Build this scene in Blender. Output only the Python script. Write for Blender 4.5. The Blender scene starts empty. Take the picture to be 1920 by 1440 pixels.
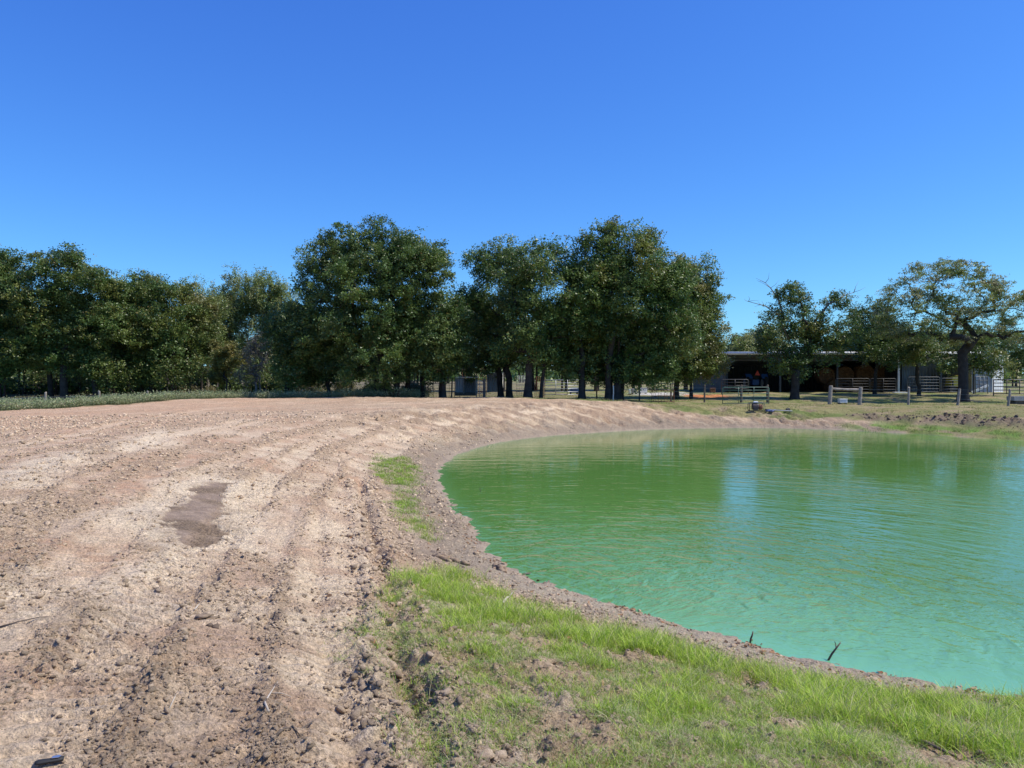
import bpy, math, random
import numpy as np
from mathutils import Vector, Matrix
random.seed(7); rng = np.random.default_rng(11)
S = bpy.context.scene
R = math.radians

# ------------------------------------------------------------------ camera, sky, sun, exposure
F = 1443.0; HOR = 700.0; CZ = 1.65
cd = bpy.data.cameras.new('camera'); cam = bpy.data.objects.new('camera', cd); S.collection.objects.link(cam)
cd.sensor_width = 36.0; cd.lens = F/1920*36; cd.clip_start = 0.05; cd.clip_end = 6000
PITCH = math.atan((720-HOR)/F)
cam.location = (0, 0, CZ); cam.rotation_euler = (R(90)-PITCH, 0, 0)
S.camera = cam
SUN_EL, SUN_AZ = 54.0, 97.0            # azimuth clockwise from +Y (away from the camera)
w = bpy.data.worlds.new('World'); S.world = w; w.use_nodes = True
nt = w.node_tree; nt.nodes.clear()
sky = nt.nodes.new('ShaderNodeTexSky'); sky.sky_type = 'NISHITA'; sky.sun_disc = False
sky.sun_elevation = R(SUN_EL); sky.sun_rotation = R(SUN_AZ)
sky.air_density = 1.0; sky.dust_density = 0.7; sky.ozone_density = 3.0; sky.altitude = 300
hsv = nt.nodes.new('ShaderNodeHueSaturation'); hsv.inputs['Saturation'].default_value = 1.22; hsv.inputs['Hue'].default_value = 0.503
bg = nt.nodes.new('ShaderNodeBackground'); bg.inputs['Strength'].default_value = 0.13
wo = nt.nodes.new('ShaderNodeOutputWorld')
nt.links.new(sky.outputs[0], hsv.inputs['Color'])
sp_ = nt.nodes.new('ShaderNodeSeparateColor'); cb_ = nt.nodes.new('ShaderNodeCombineColor'); nt.links.new(hsv.outputs[0], sp_.inputs[0])
K_ = .139                                     # the camera's film response to the clear sky, one curve per channel over the whole dome
for ci_, (g_, a_) in enumerate(((.86, .475), (.97, .93), (.72, 1.26))):
    p0_ = nt.nodes.new('ShaderNodeMath'); p0_.operation = 'MULTIPLY'; p0_.inputs[1].default_value = K_; nt.links.new(sp_.outputs[ci_], p0_.inputs[0])
    p1_ = nt.nodes.new('ShaderNodeMath'); p1_.operation = 'POWER'; p1_.inputs[1].default_value = g_; nt.links.new(p0_.outputs[0], p1_.inputs[0])
    p2_ = nt.nodes.new('ShaderNodeMath'); p2_.operation = 'MULTIPLY'; p2_.inputs[1].default_value = a_/K_; nt.links.new(p1_.outputs[0], p2_.inputs[0]); nt.links.new(p2_.outputs[0], cb_.inputs[ci_])
nt.links.new(cb_.outputs[0], bg.inputs[0]); nt.links.new(bg.outputs[0], wo.inputs[0])
sd = bpy.data.lights.new('sun', 'SUN'); sd.energy = 5.0; sd.angle = R(0.53); sd.color = (1.0, 0.93, 0.82)
so = bpy.data.objects.new('sun', sd); S.collection.objects.link(so)
sv = Vector((math.sin(R(SUN_AZ))*math.cos(R(SUN_EL)), math.cos(R(SUN_AZ))*math.cos(R(SUN_EL)), math.sin(R(SUN_EL))))
so.rotation_euler = sv.to_track_quat('Z', 'Y').to_euler(); so.location = (30, 10, 40)
S.view_settings.view_transform = 'Standard'; S.view_settings.look = 'None'
S.view_settings.exposure = 0.1; S.view_settings.gamma = 1.0; S.view_settings.use_curve_mapping = False
S.render.engine = 'CYCLES'
S.cycles.max_bounces = 6; S.cycles.diffuse_bounces = 3; S.cycles.transparent_max_bounces = 8

# ------------------------------------------------------------------ noise and terrain functions
def _h(ix, iy, s):
    n = (ix*374761393 + iy*668265263 + s*1442695041) & 0xffffffff
    n = ((n ^ (n >> 13))*1274126177) & 0xffffffff
    return (n ^ (n >> 16)) & 0xffff
def pn(x, y, s=0):
    x = np.asarray(x, float); y = np.asarray(y, float)
    ix = np.floor(x).astype(np.int64); iy = np.floor(y).astype(np.int64); fx = x-ix; fy = y-iy
    u = fx*fx*fx*(fx*(fx*6-15)+10); v = fy*fy*fy*(fy*(fy*6-15)+10)
    def g(i, j, dx, dy):
        a = _h(i, j, s)*(2*math.pi/65536.0); return np.cos(a)*dx+np.sin(a)*dy
    a = g(ix, iy, fx, fy); b = g(ix+1, iy, fx-1, fy); c = g(ix, iy+1, fx, fy-1); d = g(ix+1, iy+1, fx-1, fy-1)
    return (a+(b-a)*u + ((c+(d-c)*u)-(a+(b-a)*u))*v)*1.5
def chunk(x, y, s=0):
    """height of a bed of angular crumbs: every cell its own level, domed, creased between"""
    x = np.asarray(x, float); y = np.asarray(y, float); x, y = x+.35*pn(x*.9, y*.9, s+5), y+.35*pn(x*.9+40, y*.9, s+6)
    ix = np.floor(x).astype(np.int64); iy = np.floor(y).astype(np.int64); b1 = np.full(x.shape, 9.0); hh = np.zeros(x.shape)
    for i in (-1, 0, 1):
        for j in (-1, 0, 1):
            cx = ix+i; cy = iy+j; dx = cx+_h(cx, cy, s)/65536.0-x; dy = cy+_h(cx, cy, s+1)/65536.0-y; d = dx*dx+dy*dy; m = d < b1
            b1 = np.where(m, d, b1); hh = np.where(m, _h(cx, cy, s+2)/65536.0, hh)
    return (hh**1.5)*(1.25-1.5*b1)-.25
def ss(a, b, x):
    t = np.clip((x-a)/(b-a), 0, 1); return t*t*(3-2*t)

WZ = -1.35
def wat(px, py):
    Y = (CZ-WZ)*F/(py-HOR); return ((px-960)*Y/F, Y)
shore = [wat(*p) for p in [(1920,1314),(1700,1280),(1550,1248),(1400,1207),(1250,1166),(1120,1130),(1030,1100),(965,1075),(925,1045),(900,1012),(880,982),(852,958),(832,930),(822,903),(826,880),(850,856),(900,838),(960,826),(1030,818),(1100,813),(1200,807),(1300,804),(1450,803),(1600,808),(1750,816),(1920,827)]]
shore += [(30,31.5),(38,25),(40,16),(34,8),(24,3.5),(14,2.8),(8.5,4.6)]
def catmull(P, n=6):
    out = []; N = len(P)
    for i in range(N):
        p0, p1, p2, p3 = [np.array(P[(i+k-1) % N]) for k in range(4)]
        for t in np.arange(n)/n:
            out.append(.5*((2*p1)+(-p0+p2)*t+(2*p0-5*p1+4*p2-p3)*t*t+(-p0+3*p1-3*p2+p3)*t**3))
    return np.array(out)
SH = catmull(shore, 4)
def inside(X, Y, P):
    X = np.asarray(X); r = np.zeros(X.shape, bool)
    for i in range(len(P)):
        (x1, y1), (x2, y2) = P[i-1], P[i]
        if y1 == y2: continue
        c = ((y1 > Y) != (y2 > Y)) & (X < (x2-x1)*(Y-y1)/(y2-y1)+x1); r ^= c
    return r
def segdist(X, Y, P, closed=True):
    D = np.full(np.shape(X), 1e9)
    for i in range(0 if closed else 1, len(P)):
        (x1, y1), (x2, y2) = P[i-1], P[i]
        dx, dy = x2-x1, y2-y1; t = np.clip(((X-x1)*dx+(Y-y1)*dy)/(dx*dx+dy*dy+1e-12), 0, 1)
        D = np.minimum(D, (X-x1-t*dx)**2+(Y-y1-t*dy)**2)
    return np.sqrt(D)
GX0, GX1, GY0, GY1, GS = -70, 80, -30, 80, 0.25
_gx = np.arange(GX0, GX1+GS, GS); _gy = np.arange(GY0, GY1+GS, GS)
_mx, _my = np.meshgrid(_gx, _gy)
_sd = segdist(_mx, _my, SH); _sd[inside(_mx, _my, SH)] *= -1
DIRT = np.array([(-60,-40),(-60,8),(-38,20),(-22.9,34),(-20.9,39.7),(-19.7,45.5),(-17.0,48.6),(-9.3,49.6),(-2,49.0),(4.5,46.6),(8.9,44.6),(13.4,44.0),(17.5,43.0),(19.8,41.2),(19.6,38.6),(17,36.0),(0,25),(8,5),(30,-2),(30,-40)])
_dd = segdist(_mx, _my, DIRT); _dd[inside(_mx, _my, DIRT)] *= -1
def bil(G, X, Y):
    fx = np.clip((X-GX0)/GS, 0, len(_gx)-1.001); fy = np.clip((Y-GY0)/GS, 0, len(_gy)-1.001)
    ix = fx.astype(int); iy = fy.astype(int); fx = fx-ix; fy = fy-iy
    return (G[iy,ix]*(1-fx)+G[iy,ix+1]*fx)*(1-fy)+(G[iy+1,ix]*(1-fx)+G[iy+1,ix+1]*fx)*fy
def base(X, Y):
    X = np.asarray(X, float); Y = np.asarray(Y, float)
    d = bil(_sd, X, Y)
    far = ss(26, 36, Y); rt = ss(4, 14, X)*far
    wd = 7.6*(1-far)+4.6*far+2.6*ss(14, 20, X)*far
    C = 0.0-0.38*rt
    t = np.clip(d/wd, 0, 1)
    z = WZ+(C-WZ)*(1-(1-t)**1.5)
    z = np.where(d < 0, np.maximum(WZ+d*0.3, -3.2), z)
    o = bil(_dd, X, Y)
    z = z+0.10*ss(38, 47, Y)*ss(10, 2, X)*ss(4, 8, d)
    # field beyond the left edge lies lower
    z = z-0.75*ss(0.0, 5.0, o)*ss(-9, -19, X)*ss(70, 56, Y)
    z = z-0.2*ss(0.5, 4.0, o)*ss(-12, -6, X)*ss(12, 4, X)*ss(70, 56, Y)
    z = z+0.38*ss(50, 65, Y)*rt
    z = z-0.12*ss(50, 70, Y)*(1-rt)
    z = z+0.05*pn(X/6, Y/6, 3)*ss(1, 4, d)
    return z
def at(px, py, zoff=0.0):
    """point of the ground seen at this pixel of the photograph"""
    a = math.atan((py-720)/F)
    dx = (px-960)/F; dz = -math.tan(PITCH+math.atan((py-720)/F))*1.0
    Ys = np.concatenate([np.arange(1.5, 30, .02), np.arange(30, 140, .1)])
    zr = CZ+dz*Ys; zg = base(dx*Ys, Ys)+zoff
    k = np.argmax(zr < zg)
    if zr[k] >= zg[k]: k = len(Ys)-1
    Y = Ys[k]; return Vector((dx*Y, Y, float(zg[k])))
def X_at(px, Y): return (px-960)/F*Y
def Z_at(py, Y): return CZ-(py-HOR)/F*Y
def gz(x, y): return float(base(np.array([x]), np.array([y]))[0])

# paths and patches measured on the ground
def pathdist(X, Y, P):
    D = np.full(np.shape(X), 1e9); A = np.zeros(np.shape(X)); acc = 0.0
    for i in range(1, len(P)):
        (x1, y1), (x2, y2) = P[i-1], P[i]; dx, dy = x2-x1, y2-y1; L = math.hypot(dx, dy)+1e-9; tt = ((X-x1)*dx+(Y-y1)*dy)/(L*L); t = np.clip(tt, 0, 1)
        d = (X-x1-t*dx)**2+(Y-y1-t*dy)**2; m = d < D; D = np.where(m, d, D); A = np.where(m, acc+t*L, A); acc += L
    return np.sqrt(D), A
def smoothp(P):
    P = [np.array(p) for p in P]; P = [2*P[0]-P[1]]+P+[2*P[-1]-P[-2]]; out = []
    for i in range(1, len(P)-2):
        p0, p1, p2, p3 = P[i-1:i+3]
        for t in np.arange(4)/4: out.append(.5*((2*p1)+(-p0+p2)*t+(2*p0-5*p1+4*p2-p3)*t*t+(-p0+3*p1-3*p2+p3)*t**3))
    out.append(P[-2]); return np.array(out)
def gpoly(L): return np.array([tuple(at(*p))[:2] for p in L])
RUT1 = gpoly([(672,900),(690,980),(712,1060),(738,1130),(745,1200),(760,1290),(790,1370),(820,1439)])
RUT2 = gpoly([(590,930),(600,1010),(590,1120),(610,1240),(640,1339),(660,1439)])
RUT3 = gpoly([(500,905),(455,950),(400,1010),(330,1090),(240,1160),(150,1250)])
PUD = gpoly([(312,985),(310,965),(330,945),(352,935),(360,915),(400,903),(432,905),(425,925),(410,940),(425,955),(400,975),(432,1000),(412,1012),(370,1020),(335,1008)])
PALE = [gpoly([(160,1120),(180,1080),(250,1055),(350,1040),(330,1080),(260,1130),(190,1150)]), gpoly([(215,838),(240,820),(300,808),(330,815),(310,835),(250,845)]),
        gpoly([(0,890),(60,865),(150,845),(170,860),(80,890),(0,915)]), gpoly([(0,1070),(50,1080),(70,1150),(0,1190)])]
TRK = [smoothp(gpoly(L)) for L in (
    [(700,790),(600,830),(520,885),(478,930),(440,975),(395,1020),(330,1090),(265,1160),(190,1250),(110,1350),(40,1438)],
    [(740,800),(650,850),(585,905),(530,950),(500,1010),(470,1090),(430,1180),(400,1280),(370,1380),(360,1438)],
    [(760,830),(690,885),(640,940),(610,1010),(600,1090),(595,1180),(610,1280),(640,1380),(655,1438)],
    [(470,785),(330,815),(215,850),(110,890),(0,940)], [(420,765),(250,790),(120,820),(0,850)],
    [(900,762),(760,785),(620,812),(480,850),(360,900),(250,970),(150,1050),(60,1130),(-30,1210)],
    [(1050,765),(900,785),(790,805),(700,850),(660,900),(648,960),(655,1040),(670,1140),(690,1240),(720,1340),(745,1438)])]
GRASS = gpoly([(758,1105),(800,1092),(850,1082),(890,1095),(915,1125),(935,1140),(1010,1152),(1080,1178),(1150,1200),(1300,1238),(1450,1272),(1560,1300),(1700,1318),(1919,1338),(1990,1345),(2000,1439),(2050,1700),(900,1700),(872,1439),(850,1380),(810,1300),(760,1262),(715,1225),(712,1180),(742,1140)])
GR2 = gpoly([(700,870),(730,858),(760,862),(775,880),(778,905),(762,925),(738,915),(715,895)])
GR3 = gpoly([(738,925),(765,935),(790,975),(798,1010),(775,1000),(755,965),(740,945)])
GRC = [gpoly([(1590,797),(1640,793),(1760,800),(1919,812),(2100,822),(2100,833),(1919,823),(1750,812),(1600,805)])]
CLOD = gpoly([(1600,776),(1680,780),(1800,781),(1919,790),(2100,800),(2100,812),(1919,803),(1800,797),(1700,792),(1640,786),(1590,780)])
DRY = gpoly([(1120,752),(1600,756),(1920,764),(2150,770),(2150,800),(1919,789),(1800,780),(1680,779),(1600,775),(1500,768),(1300,762)])
def fields(X, Y):
    """masks used by relief, colour and scatter alike"""
    f = {}
    f['d'] = d = bil(_sd, X, Y); f['o'] = o = bil(_dd, X, Y)
    ang = np.arctan2(Y-20, X-17); f['s'] = s = ang*16.0
    wob = pn(X/3, Y/3, 5)*.35
    f['dirt'] = ss(0.35, -0.35, o+0.5*pn(X/1.3, Y/1.3, 8)+0.25*pn(X/.4, Y/.4, 9))
    band = pn((d+wob)/0.75, s/9.0, 21)*.9+pn((d+wob)/.33, s/5., 23)*.45+pn(X/2.2, Y/2.2, 22)*.35
    f['rough'] = ss(-0.55, 0.18, band)
    near = ss(60, 30, np.hypot(X, Y)); f['trk'] = np.zeros_like(X); f['edg'] = np.zeros_like(X); f['arc'] = np.zeros_like(X)
    m = np.zeros_like(X); k = np.zeros_like(X); g = np.zeros_like(X)
    sel = np.hypot(X, Y) < 45
    if sel.any():
        x, y = X[sel], Y[sel]; nz = pn(x/.5, y/.5, 31)*.28+pn(x/.15, y/.15, 32)*.12
        def soft(P, wd=.35):
            q = segdist(x, y, P); q[inside(x, y, P)] *= -1; return ss(wd, -wd, q+nz*wd*2.4)
        tk = np.zeros_like(x); ed = np.zeros_like(x); ar = np.zeros_like(x)
        for ti, P in enumerate(TRK):
            q, a_ = pathdist(x, y, P); q = q+.07*nz; on = ss(-.35, .15, pn(a_/2.4+7*ti, a_*0+ti, 35)+.25)*(1-.25*(ti % 2))
            t_ = ss(.30, .20, q)*on; ar = np.where(t_ > tk, a_, ar); tk = np.maximum(tk, t_); ed = np.maximum(ed, np.exp(-((q-.36)/.10)**2)*on)
        f['trk'][sel] = tk; f['edg'][sel] = ed*(1-tk); f['arc'][sel] = ar
        qp = segdist(x, y, PUD); qp[inside(x, y, PUD)] *= -1; m[sel] = ss(.03, -.03, qp+.16*pn(x/.45, y/.6, 36)+.09*pn(x/.14, y/.2, 37)+.05*pn(x/.05, y/.07, 38)); pm = np.zeros_like(x)
        q = segdist(x, y, PUD); pm = .85*ss(1.0, .1, q+nz)
        for P in PALE: pm = np.maximum(pm, .9*soft(P, .6))
        k[sel] = pm; qg = segdist(x, y, GRASS); qg[inside(x, y, GRASS)] *= -1; g[sel] = np.maximum.reduce([ss(.28, -.28, qg-.14+nz*.67), soft(GR2, .35), .8*soft(GR3, .3)])
        f['r1'] = np.full_like(X, 9); f['r1'][sel] = segdist(x, y, RUT1, False)
        f['r1s'] = f['r1']
        f['r2'] = np.full_like(X, 9); f['r2'][sel] = segdist(x, y, RUT2, False)
        f['r3'] = np.full_like(X, 9); f['r3'][sel] = segdist(x, y, RUT3, False)
    else:
        f['r1'] = f['r2'] = f['r3'] = np.full_like(X, 9)
    f['pud'] = m; f['pale'] = k; f['grass'] = g
    c = np.zeros_like(X); gc = np.zeros_like(X); dry = np.zeros_like(X)
    sel = (Y > 30) & (Y < 52) & (X > 3) & (X < 50)
    if sel.any():
        x, y = X[sel], Y[sel]; nz = pn(x/1.2, y/1.2, 41)
        def soft(P, wd=.8):
            q = segdist(x, y, P); q[inside(x, y, P)] *= -1; return ss(wd, -wd, q+nz*wd)
        c[sel] = soft(CLOD, .5); gc[sel] = soft(GRC[0], .5); dry[sel] = soft(DRY, .9)
    f['clod'] = c; f['greenb'] = gc; f['dry'] = dry
    f['shoreb'] = ss(2.2, .5, d+pn(X/.8, Y/.8, 51)*.7)
    f['bank'] = ss(.2, 1.2, d)*ss(6.5, 4.0, d)*ss(24, 33, Y)*ss(-14, -6, X)*ss(19.5, 17, X)
    return f
def billow(x, y, s): return np.abs(pn(x, y, s))*2-.45
def relief(X, Y, cell, f):
    def att(wl): return ss(1.6, 3.2, wl/cell)
    d, s = f['d'], f['s']
    ro = np.clip(f['rough']*(1-.75*f['trk'])+.9*f['edg'], 0, 1.4)*(1-.93*f['pud'])*(1-.8*f['pale'])
    amp = (.25+.95*ro)*f['dirt']+.5*f['shoreb']
    beach = ss(1.5, .6, d)*ss(-2.5, 0, X)*ss(16, 13, Y); amp = amp*(1-.8*beach)
    amp = np.minimum(amp, 1.2)*np.where(f['pud'] > .5, .12, 1)
    z = .035*pn(X/1.6, Y/1.6, 61)*(1-f['pud'])
    z += amp*(.014*billow(X/.42, Y/.42, 62)*att(.42)+.010*billow(X/.17, Y/.17, 63)*att(.17)+.034*chunk(X/.15, Y/.15, 67)*att(.15)+.024*chunk(X/.07, Y/.07, 64)*att(.07)+.012*chunk(X/.035, Y/.035, 65)*att(.035)+.012*billow(X/.9, Y/.9, 66)+.035*chunk(X/.34, Y/.34, 68)*ss(8, 16, np.hypot(X, Y)))
    z += f['dirt']*(1-.45*f['pud'])*(-.014*f['trk']+.014*f['edg']+.017*f['trk']*np.clip(np.sin(2*math.pi*(f['arc']+.05*pn(X/.3, Y/.3, 74))/.17)*1.6, -1, 1)*att(.15))
    # crawler track cleats on the smoother strips
    cl = (1-f['rough'])*f['dirt']*ss(.0, .35, pn(X/1.1, Y/1.1, 71))*(1-f['pud'])
    z += .010*cl*np.sin(2*math.pi*(s+.12*pn(X/.5, Y/.5, 72))/.16)*att(.14)
    cl2 = ss(.42, .25, f['r3'])*f['dirt']
    z += .022*cl2*np.sin(2*math.pi*(Y*1.0+X*.35+.1*pn(X/.4, Y/.4, 73))/.15)*att(.14)-.02*cl2
    # ruts with thrown-up ridges
    for r, a in ((f['r1'], 1.0), (f['r2'], .4)):
        nz = 1+.9*pn(X/.6, Y/.6, 81)
        z += a*f['dirt']*nz*(-.06*np.exp(-(r/.07)**2)+.035*np.exp(-((r-.2)/.11)**2)*(1+1.5*chunk(X/.11, Y/.11, 82)*att(.11)))
    # dozer scrapes down the far bank
    u = s-d*.5
    z += f['bank']*(.03*billow(u/.75+.5*pn(X/1.5, Y/1.5, 91), d/4., 92)*att(.6)-.24*ss(.12, .5, pn(u/.36+.5*pn(X/.8, Y/.8, 90), d/1.7, 93))*att(.38)+.05*pn(u/.3, d/1.2, 89)*att(.3)+.09*chunk(X/.5,Y/.8,94)+.05*chunk(X/.3,Y/.45,88))
    # broken scarp on the right bank
    z += f['clod']*(.02+.12*np.abs(pn(X/1.1, Y/.7, 95))+.16*chunk(X/.5, Y/.4, 96)+.12*chunk(X/.24, Y/.24, 97))
    # small bluffs near the water
    z += f['shoreb']*ss(-.1, .3, d)*(.05*billow(X/.6, Y/.6, 98)+.02*billow(X/.2, Y/.2, 99)*att(.2))*ss(3, 8, Y)*ss(50, 40, Y)*(1-.85*beach)
    z += ss(1.3, .2, np.abs(d))*(.035*pn(X/.55, Y/.55, 110)+.022*pn(X/.2, Y/.2, 111)*att(.2)+.012*pn(X/.09, Y/.09, 112)*att(.09))
    gd = f['grass']
    z += gd*(.03*pn(X/.25, Y/.25, 101)*att(.25)+.03*chunk(X/.11, Y/.11, 102)*att(.1)+.014*chunk(X/.05, Y/.05, 103)*att(.045))
    out = (1-f['dirt'])
    z += out*(.05*pn(X/1.1, Y/1.1, 104)+.03*pn(X/.4, Y/.4, 105)*att(.4))
    z -= .02*f['pud']
    return z
def ground(X, Y, cell=.02):
    X = np.asarray(X, float); Y = np.asarray(Y, float); f = fields(X, Y)
    return base(X, Y)+relief(X, Y, cell, f), f

# ------------------------------------------------------------------ helpers
def mat(name, col, rough=.8, metal=0.0, spec=.5, var=0.0, scale=8.0, bump=0.0, bscale=40.0, attr=None, trans=0.0, emit=None):
    m = bpy.data.materials.new(name); m.use_nodes = True; n = m.node_tree.nodes; l = m.node_tree.links
    b = n['Principled BSDF']; b.inputs['Roughness'].default_value = rough; b.inputs['Metallic'].default_value = metal
    b.inputs['Specular IOR Level'].default_value = spec
    tc = n.new('ShaderNodeTexCoord')
    src = None
    if attr:
        a = n.new('ShaderNodeAttribute'); a.attribute_name = attr; src = a.outputs['Color']
    else:
        c = n.new('ShaderNodeRGB'); c.outputs[0].default_value = (*col, 1); src = c.outputs[0]
    if var:
        no = n.new('ShaderNodeTexNoise'); no.inputs['Scale'].default_value = scale; no.inputs['Detail'].default_value = 6
        l.new(tc.outputs['Object'], no.inputs['Vector'])
        mr = n.new('ShaderNodeMapRange'); mr.inputs[1].default_value = .3; mr.inputs[2].default_value = .7
        mr.inputs[3].default_value = 1-var; mr.inputs[4].default_value = 1+var; l.new(no.outputs[0], mr.inputs[0])
        mx = n.new('ShaderNodeVectorMath'); mx.operation = 'SCALE'; l.new(src, mx.inputs[0]); l.new(mr.outputs[0], mx.inputs['Scale']); src = mx.outputs[0]
    l.new(src, b.inputs['Base Color'])
    if bump:
        nb = n.new('ShaderNodeTexNoise'); nb.inputs['Scale'].default_value = bscale; nb.inputs['Detail'].default_value = 8
        l.new(tc.outputs['Object'], nb.inputs['Vector'])
        bu = n.new('ShaderNodeBump'); bu.inputs['Strength'].default_value = 1; bu.inputs['Distance'].default_value = bump
        l.new(nb.outputs[0], bu.inputs['Height']); l.new(bu.outputs[0], b.inputs['Normal'])
    if trans:
        t = n.new('ShaderNodeBsdfTranslucent'); l.new(src, t.inputs[0]); ms = n.new('ShaderNodeMixShader'); ms.inputs[0].default_value = trans
        l.new(b.outputs[0], ms.inputs[1]); l.new(t.outputs[0], ms.inputs[2]); l.new(ms.outputs[0], n['Material Output'].inputs[0])
    return m
def raw_mesh(name, V, Fc, k, m, parent=None, cols=None, smooth=False, attrs=None):
    """V (n,3), Fc (f,k) uniform polygons"""
    me = bpy.data.meshes.new(name); V = np.asarray(V, np.float32); Fc = np.asarray(Fc, np.int32)
    me.vertices.add(len(V)); me.vertices.foreach_set('co', V.ravel())
    me.loops.add(Fc.size); me.loops.foreach_set('vertex_index', Fc.ravel())
    me.polygons.add(len(Fc)); me.polygons.foreach_set('loop_start', np.arange(0, Fc.size, k, dtype=np.int32))
    if smooth: me.polygons.foreach_set('use_smooth', np.ones(len(Fc), bool))
    me.update(calc_edges=True)
    if cols is not None:
        a = me.color_attributes.new('col', 'FLOAT_COLOR', 'POINT')
        c = np.ones((len(V), 4), np.float32); c[:, :3] = cols; a.data.foreach_set('color', c.ravel())
    for an, av in (attrs or {}).items():
        if av.ndim == 1: at_ = me.attributes.new(an, 'FLOAT', 'POINT'); at_.data.foreach_set('value', av.astype(np.float32))
        else: at_ = me.attributes.new(an, 'FLOAT_VECTOR', 'POINT'); at_.data.foreach_set('vector', av.astype(np.float32).ravel())
    me.materials.append(m)
    o = bpy.data.objects.new(name, me); S.collection.objects.link(o)
    if parent: o.parent = parent
    return o
class MB:
    def __init__(s): s.v = []; s.f = []
    def add(s, v, f):
        n = len(s.v); s.v += [tuple(p) for p in v]; s.f += [tuple(i+n for i in q) for q in f]; return s
    def box(s, x0, x1, y0, y1, z0, z1, M=None):
        v = [Vector(p) for p in ((x0,y0,z0),(x1,y0,z0),(x1,y1,z0),(x0,y1,z0),(x0,y0,z1),(x1,y0,z1),(x1,y1,z1),(x0,y1,z1))]
        if M is not None: v = [M @ p for p in v]
        return s.add(v, [(0,3,2,1),(4,5,6,7),(0,1,5,4),(1,2,6,5),(2,3,7,6),(3,0,4,7)])
    def tube(s, P, r, n=8, cap=True):
        P = [Vector(p) for p in P]; rr = r if isinstance(r, (list, tuple, np.ndarray)) else [r]*len(P)
        up = None; rings = []
        for i, p in enumerate(P):
            t = (P[min(i+1, len(P)-1)]-P[max(i-1, 0)]).normalized()
            if up is None: up = t.orthogonal().normalized()
            up = (up-t*up.dot(t)); up = up.normalized() if up.length > 1e-6 else t.orthogonal().normalized()
            sdv = t.cross(up)
            rings.append([p+(up*math.cos(2*math.pi*k/n)+sdv*math.sin(2*math.pi*k/n))*rr[i] for k in range(n)])
        v = [q for a in rings for q in a]; f = []
        for i in range(len(P)-1):
            for k in range(n): f.append((i*n+k, i*n+(k+1) % n, (i+1)*n+(k+1) % n, (i+1)*n+k))
        if cap: f.append(tuple(range(n))[::-1]); f.append(tuple((len(P)-1)*n+k for k in range(n)))
        return s.add(v, f)
    def build(s, name, m, parent=None, smooth=False, bev=0.0):
        me = bpy.data.meshes.new(name); me.from_pydata(s.v, [], s.f); me.materials.append(m); me.update()
        if smooth:
            me.polygons.foreach_set('use_smooth', [True]*len(me.polygons))
        o = bpy.data.objects.new(name, me); S.collection.objects.link(o)
        if parent: o.parent = parent
        if bev:
            b = o.modifiers.new('b', 'BEVEL'); b.width = bev; b.segments = 2
        return o
def tag(o, label=None, cat=None, group=None, kind=None):
    if label: o['label'] = label
    if cat: o['category'] = cat
    if group: o['group'] = group
    if kind: o['kind'] = kind
    return o
def thing(name, loc, label, cat, rz=0.0, group=None):
    o = bpy.data.objects.new(name, None); S.collection.objects.link(o); o.empty_display_size = .2
    o.location = loc; o.rotation_euler = (0, 0, rz); return tag(o, label, cat, group)
def copy_tree(o, loc, rz=0.0, sc=None, label=None, parent=None):
    c = o.copy(); S.collection.objects.link(c)
    if parent is None:
        c.location = loc; c.rotation_euler = (0, 0, rz)
        if sc: c.scale = sc
        if label: c['label'] = label
    else: c.parent = parent
    for ch in list(o.children): copy_tree(ch, None, parent=c)
    return c
def set_hidden_source(o):
    o.hide_render = True; o.hide_viewport = True
    return o

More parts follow.
